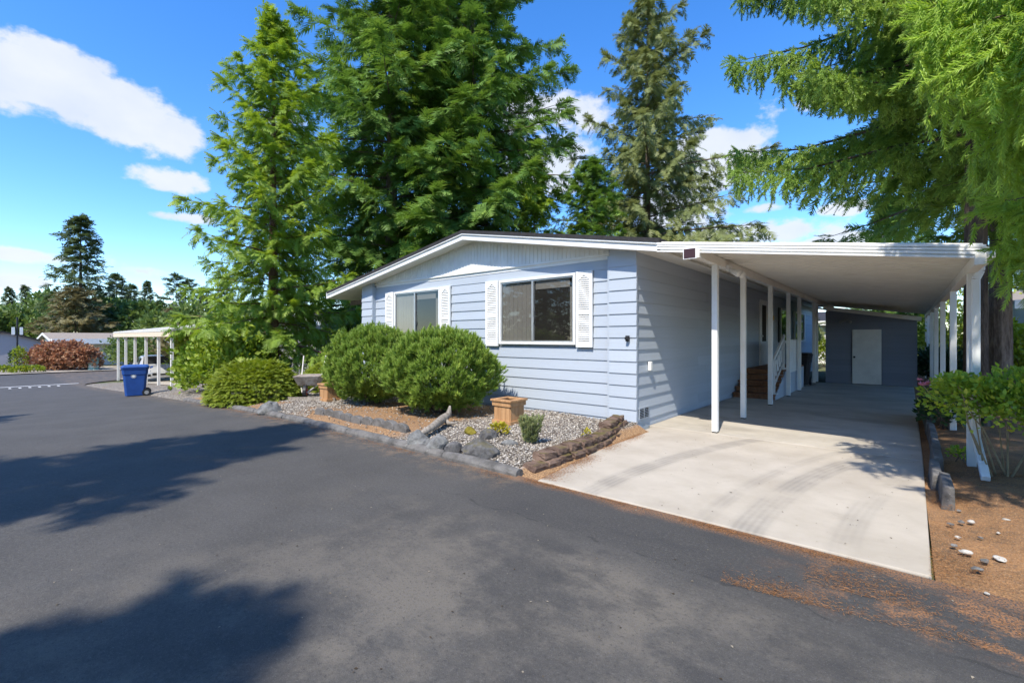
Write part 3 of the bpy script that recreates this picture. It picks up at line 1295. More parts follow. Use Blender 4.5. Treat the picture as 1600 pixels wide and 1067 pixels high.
# flood light on the inner beam, small solar panel on the fascia
fl = thing('flood_light', (-2.30, 8.4, 2.72), 'white twin-head security light on the carport beam', 'light')
mb = MB()
mb.box(-2.322, 8.32, 2.70, -2.26, 8.52, 2.80)
mb.build('mount', WHITE, fl, bevel=.01)
for yy in (8.30, 8.56):
    mb = MB()
    mb.tube([(-2.27, yy + .03, 2.72), (-2.20, yy, 2.68), (-2.11, yy - .05, 2.63), (-2.09, yy - .06, 2.62)], [.025, .045, .062, .055], 10)
    mb.build('lamp_head', WHITE, fl, smooth=True)
sp = thing('solar_panel', (-2.45, Y0 - .06, 2.74), 'small dark solar panel in white frame hanging at the carport fascia', 'solar panel')
mb = MB()
mb.box(-2.56, Y0 - .075, 2.74, -2.36, Y0 - .045, 2.91)
s1 = mb.build('frame', WHITE, sp, bevel=.006)
mb = MB()
mb.box(-2.545, Y0 - .079, 2.755, -2.375, Y0 - .0755, 2.895)
mb.build('cell', mat_plain('solar_cell', (.06, .03, .035), .3, .1, 9), sp)
mb = MB()
mb.bar((-2.46, Y0 - .046, 2.86), (-2.46, Y0 - .034, 2.90), .03)
mb.build('bracket', WHITE, sp)

# ================================================================== SHED at the end
SX0, SX1, SY = -2.12, .28, 19.32
sh = thing('storage_shed', (SX0, SY, 0.012), 'dark blue storage shed with pale door at the carport end', 'shed')
sz = lambda x: 2.60 - (x - SX0) * .185
mb = MB()
mb.extrude([(SX0 + .01, -.1), (SX1 - .01, -.1), (SX1 - .01, sz(SX1) - .02), (SX0 + .01, sz(SX0) - .02)], SY + .03, SY + 2.6, 'y')
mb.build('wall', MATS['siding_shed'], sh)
DX0, DX1 = -1.37, -.60
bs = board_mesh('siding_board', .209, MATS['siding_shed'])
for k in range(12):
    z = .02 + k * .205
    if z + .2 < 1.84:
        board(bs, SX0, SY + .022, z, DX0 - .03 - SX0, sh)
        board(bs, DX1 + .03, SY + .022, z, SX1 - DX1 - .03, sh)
    elif z + .21 < sz(SX1) + .0:
        board(bs, SX0, SY + .022, z, SX1 - SX0, sh)
    else:
        xe = SX0 + (2.60 - z - .215) / .185
        if xe > SX0 + .2:
            board(bs, SX0, SY + .022, z, min(xe, SX1) - SX0, sh)
mb = MB()
mb.box(DX0, SY - .03, .03, DX1, SY + .025, 1.84)
d = mb.build('door', mat_plain('pale_door', (.72, .69, .64), .6, .06, 3, dirt=(.4, .38, .34, .4)), sh, bevel=.005)
mb = MB()
mb.tube([(DX0 + .06, SY - .03, .92), (DX0 + .06, SY - .09, .92)], [.03, .035], 10)
mb.build('door_handle', BLACKP, d)
mb = MB()
mb.extrude([(SX0 - .06, sz(SX0) - .07), (SX1 + .1, sz(SX1) - .07), (SX1 + .1, sz(SX1) + .06), (SX0 - .06, sz(SX0) + .06)], SY - .12, SY - .06, 'y')
mb.build('fascia', CREAM, sh)
mb = MB()
mb.extrude([(SX0 - .06, sz(SX0) + .0), (SX1 + .1, sz(SX1) + .0), (SX1 + .1, sz(SX1) + .05), (SX0 - .06, sz(SX0) + .05)], SY - .06, SY + 2.7, 'y')
mb.build('roof', CREAM, sh)
mb = MB()
mb.box(-1.60, SY - .06, 2.10, -1.50, SY - .001, 2.18)
mb.tube([(-1.56, SY - .05, 2.14), (-1.66, SY - .14, 2.11), (-1.70, SY - .18, 2.09)], [.02, .045, .05], 8)
mb.tube([(-1.54, SY - .05, 2.14), (-1.44, SY - .14, 2.11), (-1.40, SY - .18, 2.09)], [.02, .045, .05], 8)
mb.build('security_light', mat_plain('grey_lamp', (.25, .25, .25), .4, .1, 5), sh)

# ================================================================== GARDEN THINGS
def bz(x, y):
    return float(bed_z(np.array(x), np.array(y)))


def rock_mesh(name, size, seed, mat, rough=.22, flat=.7, loc=(0, 0, 0), rz=0):
    import bmesh
    r = random.Random(seed)
    bm = bmesh.new()
    bmesh.ops.create_icosphere(bm, subdivisions=3, radius=1)
    ph = [(Vector((r.uniform(-1, 1), r.uniform(-1, 1), r.uniform(-1, 1))).normalized(), r.uniform(.55, .95)) for _ in range(9)]
    for v in bm.verts:
        p = v.co.copy()
        for d, c in ph:           # chop facets
            t = p.dot(d)
            if t > c:
                p -= d * (t - c) * .85
        n = 1 + rough * .5 * math.sin(p.x * 5 + seed) * math.sin(p.y * 6 + 1.3 * seed) * math.sin(p.z * 5) + r.uniform(-.03, .03)
        v.co = p * n
        v.co.x *= size[0] / 2
        v.co.y *= size[1] / 2
        v.co.z = v.co.z * size[2] * .62 + size[2] * .33
    me = bpy.data.meshes.new(name)
    bm.to_mesh(me)
    bm.free()
    me.materials.append(mat)
    o = bpy.data.objects.new(name, me)
    o.location = loc
    o.rotation_euler = (0, 0, rz)
    COL.objects.link(o)
    return o


def put_rock(px, py, size, seed, mat, label, rz=0, dz=0):
    x, y = on_ground(px, py)
    for _ in range(10):
        d = pix_dir(px)
        s = (CAM_H - bz(x, y)) * FPX / (py - HORIZON)
        x, y = d[0] * s, d[1] * s
    y += size[1] * .5
    x -= size[1] * .35
    o = rock_mesh('rock', size, seed, mat, loc=(x, y, bz(x, y) - .03 + dz), rz=rz)
    return tag(o, label, 'rock', 'rocks in the garden bed')


put_rock(409, 650, (.56, .42, .30), 3, ROCKG, 'angular pale grey boulder on gravel near the kerb, left of the pines', .3)
put_rock(650, 705, (.36, .28, .26), 5, ROCKG, 'leftmost grey rock of the row behind the kerb, below the driftwood', .8)
put_rock(678, 711, (.36, .28, .26), 8, ROCKG, 'second grey rock from the left in the row behind the kerb', .2)
put_rock(702, 718, (.30, .26, .22), 11, ROCKD, 'dark rock capped with olive moss in the row behind the kerb', 1.3)
put_rock(746, 722, (.54, .34, .27), 14, ROCKD, 'largest dark pitted lava rock at the right end of the row', .4)
put_rock(761, 688, (.30, .24, .18), 17, ROCKD, 'small dark rock in the gravel in front of the cedar planter', .9)
put_rock(794, 697, (.26, .16, .10), 19, ROCKG, 'flat grey stone lying between the yellow plant and retaining wall', .5)
mossm = mat_rock('moss', (.10, .085, .012), (.22, .18, .03), (.2, .17, .04))
x, y = on_ground(703, 713)
mo = rock_mesh('moss_clump', (.22, .18, .09), 23, mossm, loc=(-4.46, 4.36, .28))
tag(mo, 'olive moss cushion on top of a dark rock', 'moss')
# beach floats / stones by the kerb
for px, py, c, lb in ((761, 727, (.55, .68, .66), 'pale turquoise glass stone behind the kerb end'),
                      (775, 729, (.03, .05, .08), 'dark blue glass stone behind the kerb end')):
    x, y = on_ground(px, py)
    o = rock_mesh('glass_stone', (.10, .09, .06), 31 + px, mat_plain('glass_stone_%d' % px, c, .15, .1, 9, spec=.6), rough=.0, loc=(x, y, bz(x, y) - .005))
    tag(o, lb, 'glass stone')

# retaining wall of rough blocks, two courses stepping down to the driveway
rw = thing('retaining_wall', (-3.4, 5.0, 0), 'low dry-stacked brown block wall along the left edge of the driveway', 'wall')


def rough_block(cx, cy, cz, lx, ly, lz, rz, seed):
    import bmesh
    r = random.Random(seed)
    bm = bmesh.new()
    bmesh.ops.create_cube(bm, size=1)
    bmesh.ops.subdivide_edges(bm, edges=bm.edges, cuts=2, use_grid_fill=True)
    for v in bm.verts:
        m = max(abs(v.co.x), abs(v.co.y))
        v.co += Vector((r.uniform(-.05, .05), r.uniform(-.06, .06), r.uniform(-.05, .05)))
        if abs(v.co.z) > .4 and m > .4:
            v.co.x *= .95
            v.co.y *= .93
        v.co = Vector((v.co.x * lx, v.co.y * ly, v.co.z * lz))
    me = bpy.data.meshes.new('block')
    bm.to_mesh(me)
    bm.free()
    me.materials.append(BLOCK)
    o = bpy.data.objects.new('block', me)
    o.location = (cx, cy, cz)
    o.rotation_euler = (0, 0, rz)
    link(o, rw)


path = [(-3.42, 4.22), (-3.36, 4.75), (-3.36, 5.4), (-3.42, 6.0), (-3.52, 6.6), (-3.66, 7.15)]


def along(t):
    n = len(path) - 1
    i = min(int(t * n), n - 1)
    f = t * n - i
    a, b = path[i], path[i + 1]
    return a[0] + (b[0] - a[0]) * f, a[1] + (b[1] - a[1]) * f, math.atan2(b[1] - a[1], b[0] - a[0])


for c, (t0, t1, nb, zc, dx) in enumerate(((0.0, .98, 11, .040, .06), (.09, 1.0, 10, .128, .0), (.70, 1.0, 3, .21, -.05))):
    for i in range(nb):
        t = t0 + (t1 - t0) * (i + .5) / nb
        x, y, a = along(t)
        rough_block(x + dx + rnd.uniform(-.012, .012), y, zc + rnd.uniform(-.008, .008), 3.0 * (t1 - t0) / nb * .88, .20, .090, a + rnd.uniform(-.06, .06), 100 + c * 20 + i)

# scalloped edging stones behind the kerb, below the pines
er = thing('edging_stones', (-7.2, 4.3, 0), 'row of worn concrete edging stones behind the kerb below the pines', 'edging')
for i in range(9):
    x = -8.75 + i * .33
    mb = MB()
    pts = []
    for j in range(7):
        a = math.pi * j / 6
        pts.append((x + .16 * math.cos(a), bz(x, 4.42) + .06 + .075 * math.sin(a)))
    pts += [(x - .16, bz(x, 4.42) - .03), (x + .16, bz(x, 4.42) - .03)]
    mb.extrude(pts, 4.42 + rnd.uniform(-.02, .02), 4.50 + rnd.uniform(-.02, .02), 'y')
    mb.build('edging_stone', KERB, er, bevel=.012)
# thin bender board further left
mb = MB()
bp = [(-13.4, 4.9), (-12.4, 4.98), (-11.6, 5.12), (-10.9, 5.32), (-10.3, 5.6)]
for p, q in zip(bp[:-1], bp[1:]):
    mb.bar((p[0], p[1], bz(*p) + .03), (q[0], q[1], bz(*q) + .03), .03, .10)
tag(mb.build('border_board', WOODG), 'thin weathered border board curving through the gravel behind the mounded shrub', 'border')

# driftwood
dw = MB()
z = bz(-5.2, 4.9)
P = [on_ground(655, 697), on_ground(676, 688), on_ground(693, 676), on_ground(700, 672)]
dw.tube([(P[0][0], P[0][1], z + .05), (P[1][0], P[1][1], z + .09), (P[2][0], P[2][1], z + .12), (P[3][0] + .02, P[3][1], z + .16), (P[3][0] + .03, P[3][1] + .02, z + .30)],
        [.035, .06, .075, .055, .016], 8)
dw.tube([(P[2][0], P[2][1], z + .12), (P[2][0] + .15, P[2][1] - .02, z + .06), (P[2][0] + .30, P[2][1] + .02, z + .08)], [.05, .035, .012], 7)
dw.tube([(P[1][0], P[1][1], z + .08), (P[1][0] - .06, P[1][1] - .12, z + .03)], [.045, .02], 7)
tag(dw.build('driftwood', WOODG, smooth=True), 'gnarled grey driftwood branch lying in front of the large pine', 'driftwood')


def planter(x, y, z, label, soil=True):
    t = thing('planter_box', (x, y, z), label, 'planter', 'cedar planter boxes')
    S, H = .40, .40
    for rot in range(4):
        for i in range(4):
            mb = MB()
            w = (S - .05) / 4
            mb.box(-S / 2 + .025 + i * w, -S / 2 + .012, .03, -S / 2 + .025 + (i + 1) * w - .004, -S / 2 + .030, H - .05)
            o = mb.build('slat', CEDAR, t, world=False)
            o.rotation_euler = (0, 0, rot * math.pi / 2)
        mb = MB()
        mb.box(-S / 2 - .012, -S / 2 - .012, .0, S / 2 - .012, -S / 2 + .011, .06)
        o = mb.build('base_band', CEDAR, t, world=False, bevel=.003)
        o.rotation_euler = (0, 0, rot * math.pi / 2)
        mb = MB()
        mb.box(-S / 2 - .008, -S / 2 - .008, H - .10, S / 2 - .008, -S / 2 + .011, H - .021)
        o = mb.build('top_band', CEDAR, t, world=False, bevel=.003)
        o.rotation_euler = (0, 0, rot * math.pi / 2)
        mb = MB()
        mb.extrude([(-S / 2 - .03, -S / 2 - .03), (S / 2 + .03, -S / 2 - .03), (S / 2 - .06, -S / 2 + .06), (-S / 2 + .06, -S / 2 + .06)], H - .02, H + .012, 'z')
        o = mb.build('rim', CEDAR, t, world=False, bevel=.003)
        o.rotation_euler = (0, 0, rot * math.pi / 2)
    if soil:
        mb = MB()
        mb.box(-S / 2 + .031, -S / 2 + .031, .03, S / 2 - .031, S / 2 - .031, H - .12)
        mb.build('soil', DARK, t, world=False)
    return t


planter(-5.19, 6.0, bz(-5.19, 6.0), 'cedar planter box on gravel right of the large pine')
planter(-10.55, 5.62, bz(-10.55, 5.62), 'cedar planter box half hidden left of the pines')

# old wheelbarrow used as a planter
wbx, wby = at_depth(484, 12.3)
wz = bz(wbx, wby)
wb = thing('wheelbarrow', (wbx, wby, wz), 'old rusty wheelbarrow planter with raised pale handles beside the mounded shrub', 'wheelbarrow', rz=R_(-38))
rust = mat_rock('rusty_tray', (.22, .17, .14), (.42, .38, .34), (.25, .09, .05))
mb = MB()
mb.poly([(-.30, -.22, .30), (.30, -.22, .30), (.30, .22, .30), (-.30, .22, .30), (-.42, -.33, .56), (.42, -.33, .56), (.42, .33, .56), (-.42, .33, .56)],
        [(0, 3, 2, 1), (0, 1, 5, 4), (1, 2, 6, 5), (2, 3, 7, 6), (3, 0, 4, 7), (4, 5, 6, 7)])
mb.build('tray', rust, wb, world=False, bevel=.015)
for s in (-1, 1):
    mb = MB()
    mb.tube([(.55, s * .06, .16), (.1, s * .2, .29), (-.35, s * .27, .62), (-.62, s * .29, 1.05)], .016, 8)
    mb.build('handle', mat_plain('pale_handle', (.62, .58, .52), .6, .1, 8), wb, world=False)
    mb = MB()
    mb.tube([(-.18, s * .2, .32), (-.22, s * .22, .0)], .018, 6)
    mb.build('leg', rust, wb, world=False)
mb = MB()
mb.wheel(.5, 0, .17, .17, .07, 18)
wh = mb.build('wheel', BLACKP, wb, world=False)
mb = MB()
mb.wheel(.5, 0, .17, .09, .08, 14)
mb.build('hub', mat_plain('red_hub', (.35, .03, .03), .5, .2, 8), wh, world=False)

# timber / block edging on the right of the driveway
te = thing('driveway_edging', (.28, 5.9, 0), 'uneven grey concrete edging pieces along the right side of the driveway', 'edging')
y = 5.78
i = 0
while y < 12.2:
    ln = (.62, .8, .95, .9, 1.1, 1.0, 1.2)[i % 7]
    mb = MB()
    x = .265 + (.03 if i == 0 else rnd.uniform(-.03, .03)) + (y - 5.8) * .008
    zt = (.20, .16, .19, .15, .17, .14, .15)[i % 7]
    mb.extrude([(x - .05, -.06), (x + .05, -.06), (x + .045, zt), (x - .035, zt + .012)], y, y + ln - .02, 'y')
    o = mb.build('edging_piece', KERB, te, bevel=.012)
    y += ln
    i += 1
# stones lying in the needles on the right
PEB = ['large white pebble left of the pair in the needles', 'grey pebble squeezed between the two large white pebbles', 'large white pebble, right of the pair in the needles',
       'lone white pebble near the right edge beside the dark shade', 'pale pebble nearest the grey edging end', 'grey pebble left of the pale one near the edging end',
       'leftmost grey pebble close to the driveway edge', 'grey pebble just below the white pair', 'smallest white pebble near the bottom right corner',
       'small white pebble halfway between edging and white pair', 'grey pebble below the leftmost one by the driveway', 'small white pebble above the white pair on the right',
       'small grey pebble above the white pair', 'grey pebble touching the foot of the edging']
for k, (px, py, s, c) in enumerate(((1509, 866, .11, 0), (1538, 880, .10, 1), (1562, 877, .12, 0), (1573, 815, .08, 0), (1518, 818, .09, 0),
                                    (1502, 818, .08, 1), (1486, 822, .08, 1), (1527, 893, .10, 1), (1542, 930, .05, 0), (1497, 842, .06, 0),
                                    (1490, 855, .07, 1), (1560, 835, .05, 0), (1532, 842, .05, 1), (1499, 800, .06, 1))):
    x, y = on_ground(px, py)
    o = rock_mesh('pebble', (s * .72, s * .55, s * .26), 60 + k, mat_plain('white_pebble', (.46, .44, .40), .85, .2, 9) if c == 0 else ROCKG, rough=.05,
                  loc=(x, y, .01), rz=k)
    tag(o, PEB[k], 'pebble', 'river pebbles in the needles')

# ================================================================== BINS
def cart(name, x, y, z, rz, w, d, h, mat, label, emblem):
    t = thing(name, (x, y, z), label, 'bin', rz=rz)
    mb = MB()
    def ring(zz, k):
        ww, dd = w * k / 2, d * k / 2
        c = .06
        return [(-dd + c, -ww, zz), (dd - c, -ww, zz), (dd, -ww + c, zz), (dd, ww - c, zz), (dd - c, ww, zz), (-dd + c, ww, zz), (-dd, ww - c, zz), (-dd, -ww + c, zz)]
    zl = [(.03, .76), (.30, .82), (h * .70, .92), (h * .71, .97), (h * .86, 1.0), (h * .87, 1.04), (h * .915, 1.05)]
    base = []
    for zz, k in zl:
        base += ring(zz, k)
    fs = []
    for i in range(len(zl) - 1):
        for k in range(8):
            a, b = i * 8 + k, i * 8 + (k + 1) % 8
            fs.append((a, b, b + 8, a + 8))
    fs += [tuple(range(8))[::-1], tuple((len(zl) - 1) * 8 + k for k in range(8))]
    mb.poly(base, fs)
    mb.build('body', mat, t, world=False, bevel=.008)
    mb = MB()
    lid = [ring(h * .918, 1.09), ring(h * .95, 1.10), ring(h * 1.0, .98), ring(h * 1.012, .75)]
    fs = []
    for i in range(3):
        for k in range(8):
            a, b = i * 8 + k, i * 8 + (k + 1) % 8
            fs.append((a, b, b + 8, a + 8))
    fs += [tuple(range(8))[::-1], tuple(24 + k for k in range(8))]
    mb.poly(sum(lid, []), fs)
    mb.build('lid', mat, t, world=False, bevel=.006)
    mb = MB()
    mb.tube([(-d * .56, -w * .36, h * .90), (-d * .66, -w * .36, h * .93), (-d * .66, w * .36, h * .93), (-d * .56, w * .36, h * .90)], .018, 8)
    mb.build('handle', mat, t, world=False)
    for s in (-1, 1):
        mb = MB()
        mb.wheel(-d * .44, s * (w * .40), .13, .13, .06, 18)
        o = mb.build('wheel', BLACKP, t, world=False)
        mb = MB()
        mb.wheel(-d * .44, s * (w * .40 + .006), .13, .065, .06, 14)
        mb.build('rim', mat_plain('grey_rim', (.3, .3, .3), .5, .1, 8), o, world=False)
    if emblem:
        mb = MB()
        for r0, r1 in ((.062, .07), (.0, .045)):
            n = 18
            pts = [(0, r1 * math.cos(2 * math.pi * i / n), r1 * math.sin(2 * math.pi * i / n)) for i in range(n)]
            if r0 == 0:
                mb.poly(pts, [tuple(range(n))])
            else:
                inn = [(0, r0 * math.cos(2 * math.pi * i / n), r0 * math.sin(2 * math.pi * i / n)) for i in range(n)]
                mb.poly(pts + inn, [(i, (i + 1) % n, n + (i + 1) % n, n + i) for i in range(n)])
        o = mb.build('emblem', WHITE, t, world=False)
        o.location = (.04, w * .464 + .004, h * .66)
        o.rotation_euler = (R_(4), 0, R_(90))
    return t


bx, by = -20.6, 3.72
cart('wheeled_bin', bx, by, gzf(bx) + .002, R_(-102), .60, .72, 1.08, BLUEP, 'blue wheeled recycling bin with white round emblem at the road edge', True)
cart('wheeled_bin', -2.62, 17.75, .014, R_(-90), .55, .62, 1.05, BLACKP, 'black wheeled bin standing beside the porch under the carport', False)

# ================================================================== NEIGHBOURS ON THE LEFT
def simple_home(name, x0, x1, y0, y1, zb, wall_h, axis, rise, over, mats, label, boards=True):
    """low gabled home; axis 'y' = ridge along y, gable facing -y; 'x' = ridge along x"""
    wallm, roofm, trim = mats
    t = thing(name, ((x0 + x1) / 2, y0, zb), label, 'house')
    mb = MB()
    mb.box(x0, y0, zb - .3, x1, y1, zb + wall_h)
    if axis == 'y':
        mb.poly([(x0, y0, zb + wall_h), (x1, y0, zb + wall_h), ((x0 + x1) / 2, y0, zb + wall_h + rise),
                 (x0, y1, zb + wall_h), (x1, y1, zb + wall_h), ((x0 + x1) / 2, y1, zb + wall_h + rise)], [(0, 1, 2), (5, 4, 3), (0, 2, 5, 3), (2, 1, 4, 5)])
    else:
        ym = (y0 + y1) / 2
        mb.poly([(x0, y0, zb + wall_h), (x0, y1, zb + wall_h), (x0, ym, zb + wall_h + rise),
                 (x1, y0, zb + wall_h), (x1, y1, zb + wall_h), (x1, ym, zb + wall_h + rise)], [(2, 1, 0), (3, 4, 5), (0, 3, 5, 2), (2, 5, 4, 1)])
    mb.build('wall', wallm, t)
    for s in (-1, 1):
        mb = MB()
        fa = MB()
        if axis == 'y':
            xm = (x0 + x1) / 2
            xe = x0 - over if s < 0 else x1 + over
            k = rise / ((x1 - x0) / 2)
            ze = zb + wall_h - over * k
            mb.extrude([(xe, ze), (xm, zb + wall_h + rise), (xm, zb + wall_h + rise + .12), (xe, ze + .12)], y0 - over, y1 + over, 'y')
            fa.extrude([(xe, ze - .10), (xm, zb + wall_h + rise - .10), (xm, zb + wall_h + rise + .09), (xe, ze + .09)], y0 - over - .04, y0 - over - .002, 'y')
        else:
            ym = (y0 + y1) / 2
            ye = y0 - over if s < 0 else y1 + over
            k = rise / ((y1 - y0) / 2)
            ze = zb + wall_h - over * k
            mb.extrude([(ye, ze), (ym, zb + wall_h + rise), (ym, zb + wall_h + rise + .12), (ye, ze + .12)], x0 - over, x1 + over, 'x')
            fa.box(x0 - over, ye - .05 if s < 0 else ye + .002, ze - .14, x1 + over, ye - .002 if s < 0 else ye + .05, ze + .14)
        mb.build('roof', roofm, t)
        fa.build('fascia', trim, t)
    return t


# grey-lavender home behind the cedar, its deck steps toward the street
n1 = simple_home('neighbor_home', -30.5, -20.5, 10.6, 26, gzf(-24), 2.9, 'y', .85, .35, (MATS['siding_grey'], ROOF, WHITE),
                 'lavender-grey neighbouring home half hidden behind the cedar tree')
mb = MB()
mb.box(-20.49, 12.2, 1.0, -20.46, 13.4, 2.0)
w = mb.build('side_window', WHITE, n1)
for k in range(3):
    mb = MB()
    z = gzf(-20) + .08 + k * .24
    mb.box(-20.45, 9.6 + k * .3, z, -17.2, 9.9 + k * .3, z + .2)
    mb.build('porch_step', WHITE, n1)
mb = MB()
mb.box(-20.45, 10.5, gzf(-20) - .1, -17.2, 12.6, gzf(-20) + .8)
mb.build('porch_deck', MATS['siding_grey'], n1)
mb = MB()
for i in range(12):
    x = -20.4 + i * .29
    mb.box(x, 10.5, gzf(-20) + .8, x + .04, 10.54, gzf(-20) + 1.6)
mb.box(-20.4, 10.48, gzf(-20) + 1.6, -17.1, 10.56, gzf(-20) + 1.66)
mb.build('porch_railing', WHITE, n1)
# green storage cart behind the cedar
gx, gy = at_depth(441, 19.5)
cart('wheeled_bin', gx, gy, gzf(gx) + .02, R_(-60), .58, .6, 1.1, mat_plain('green_plastic', (.01, .09, .05), .45, .1, 5),
     'dark green wheeled bin behind the cedar trunk', False)

# their white carport parallel to the street
c2 = thing('neighbor_carport', (-31, 6.0, gzf(-31)), 'white open carport with cream fascia over the parked silver car', 'carport')
CX = [-25.4, -27.7, -30.2, -32.7, -35.1, -37.3]
for x in CX:
    mb = MB()
    mb.box(x - .055, 5.9 - .055, gzf(x) - .02, x + .055, 5.9 + .055, 1.62 + (x + 25.4) * .002)
    mb.build('post', CREAM, c2)
for x in (-25.4, -31.2, -37.3):
    mb = MB()
    mb.box(x - .055, 9.95, gzf(x) - .02, x + .055, 10.06, 2.05)
    mb.build('post', CREAM, c2)
mb = MB()
mb.box(-37.7, 5.72, 1.62, -25.0, 5.95, 1.86)
mb.build('fascia', mat_plain('peach_trim', (.72, .58, .42), .6, .06, 4), c2)
mb = MB()
for i in range(42):
    x = -37.7 + i * .3024
    mb.extrude([(5.70, 1.862), (10.3, 2.45), (10.3, 2.49), (5.70, 1.902)], x, x + .27, 'x')
    mb.extrude([(5.70, 1.892), (10.3, 2.48), (10.3, 2.53), (5.70, 1.942)], x + .27, x + .3024, 'x')
mb.build('roof', CREAM, c2)
grid_sheet('neighbor_slab', np.linspace(-37.8, -24.6, 28), np.linspace(6.05, 10.3, 4), lambda X, Y: gz(X) + .075,
           MATS['concrete_carport'], kind='structure')


def build_car(x, y, z, rz):
    t = thing('parked_car', (x, y, z), 'silver compact hatchback parked nose out in the white carport', 'car', rz=rz)
    silver = mat_plain('silver_paint', (.72, .73, .74), .25, .03, 2, metallic=.5, spec=.6)
    dark = mat_plain('car_glass', (.015, .017, .02), .08, .1, 2, spec=.6)
    st = [  # x, half width bottom, half width belt, z bottom, z belt, z top, half width top
        (0.00, .55, .62, .32, .52, .58, .50), (-.12, .74, .78, .22, .60, .70, .66), (-.45, .84, .86, .20, .70, .82, .74),
        (-.95, .86, .88, .20, .78, .92, .76), (-1.25, .86, .88, .20, .84, .98, .76), (-2.0, .86, .88, .20, .90, 1.44, .60),
        (-2.7, .86, .88, .20, .92, 1.50, .60), (-3.3, .86, .88, .20, .94, 1.46, .60), (-3.75, .84, .86, .22, .94, 1.28, .60),
        (-3.95, .78, .80, .30, .84, .98, .62), (-4.0, .72, .74, .36, .70, .80, .60)]
    pts = []
    for (X, wb, wm, z0, zm, zt, wt) in st:
        pts += [(X, -wb, z0), (X, -wm, zm * .72 + z0 * .28), (X, -wm, zm), (X, -wt, zt - .03), (X, -wt * .6, zt), (X, wt * .6, zt), (X, wt, zt - .03),
                (X, wm, zm), (X, wm, zm * .72 + z0 * .28), (X, wb, z0)]
    n = 10
    fs = []
    for i in range(len(st) - 1):
        for k in range(n):
            a, b = i * n + k, i * n + (k + 1) % n
            fs.append((a, a + n, b + n, b))
    fs += [tuple(range(n)), tuple((len(st) - 1) * n + k for k in range(n))[::-1]]
    mb = MB()
    mb.poly(pts, fs)
    b = mb.build('body', silver, t, world=False, smooth=True)
    b.modifiers.new('sub', 'SUBSURF').levels = 2
    b.modifiers['sub'].render_levels = 2
    mb = MB()
    mb.poly([(-1.22, -.66, 1.005), (-1.22, .66, 1.005), (-1.93, .53, 1.425), (-1.93, -.53, 1.425)], [(0, 1, 2, 3)])
    mb.poly([(-1.24, -.66, .98), (-1.24, .66, .98), (-1.95, .53, 1.40), (-1.95, -.53, 1.40)], [(3, 2, 1, 0)])
    mb.build('windshield', dark, t, world=False)
    for s in (-1, 1):
        mb = MB()
        mb.poly([(-1.55, s * .83, 1.0), (-2.55, s * .84, 1.0), (-2.55, s * .655, 1.40), (-2.02, s * .655, 1.38)], [(0, 1, 2, 3) if s < 0 else (3, 2, 1, 0)])
        mb.poly([(-2.62, s * .84, 1.0), (-3.5, s * .83, 1.02), (-3.2, s * .655, 1.38), (-2.62, s * .655, 1.40)], [(0, 1, 2, 3) if s < 0 else (3, 2, 1, 0)])
        mb.build('side_window', dark, t, world=False)
        mb = MB()
        mb.tube([(-.10, s * .50, .66), (-.30, s * .72, .70), (-.62, s * .84, .76)], [.035, .07, .03], 8)
        mb.build('headlight', mat_plain('headlight', (.55, .57, .6), .1, .05, 3, spec=.8), t, world=False)
        mb = MB()
        mb.box(-1.62, s * .86 if s > 0 else -1.04, .98, -1.48, 1.04 if s > 0 else -.86, 1.10)
        mb.build('mirror', silver, t, world=False, bevel=.03)
        mb = MB()
        mb.box(-.06, s * .62 - .13, .36, .0, s * .62 + .13, .48)
        mb.build('fog_light_recess', BLACKP, t, world=False)
        for X in (-.78, -3.2):
            mb = MB()
            mb.wheel(X, s * .78, .31, .31, .20, 22)
            w = mb.build('wheel', BLACKP, t, world=False)
            mb = MB()
            mb.wheel(X, s * .79, .31, .20, .205, 16)
            mb.build('rim', ALU, w, world=False)
    mb = MB()
    mb.box(-.03, -.42, .40, .015, .42, .54)
    mb.build('grille', BLACKP, t, world=False, bevel=.02)
    mb = MB()
    mb.box(.012, -.17, .50, .03, .17, .60)
    mb.build('licence_plate', WHITE, t, world=False)
    mb = MB()
    mb.box(-.05, -.60, .30, .03, .60, .345)
    mb.build('bumper_lip', silver, t, world=False, bevel=.012)
    return t


build_car(-32.0, 6.95, gzf(-34) + .085, R_(-3))

# homes across the cross street
simple_home('neighbor_home', -66, -57, -.7, 3.9, gzf(-50), 2.35, 'x', .75, .25, (MATS['siding_grey'], ROOF, WHITE),
            'grey gabled home at the far left edge beyond the cross street')
h2 = simple_home('neighbor_home', -72, -58, 5.0, 22, gzf(-50), 2.4, 'y', .65, .5, (MATS['siding_white'], TANROOF, WHITE),
                 'white home with low tan roof behind the red maple')
mb = MB()
mb.box(-57.99, 9.6, gzf(-50) + .3, -57.9, 10.6, gzf(-50) + 2.1)
mb.build('dark_porch_opening', DARK, h2)
mb = MB()
for k in range(4):
    mb.box(-57.9 + k * .3, 10.8, gzf(-50), -57.6 + k * .3, 12.0, gzf(-50) + .9 - k * .2)
mb.build('entry_steps', WHITE, h2)
mb = MB()
mb.box(-57.44, 4.5, gzf(-50) + 2.1, -56.6, 22.4, gzf(-50) + 2.56)
mb.build('porch_fascia', WHITE, h2)
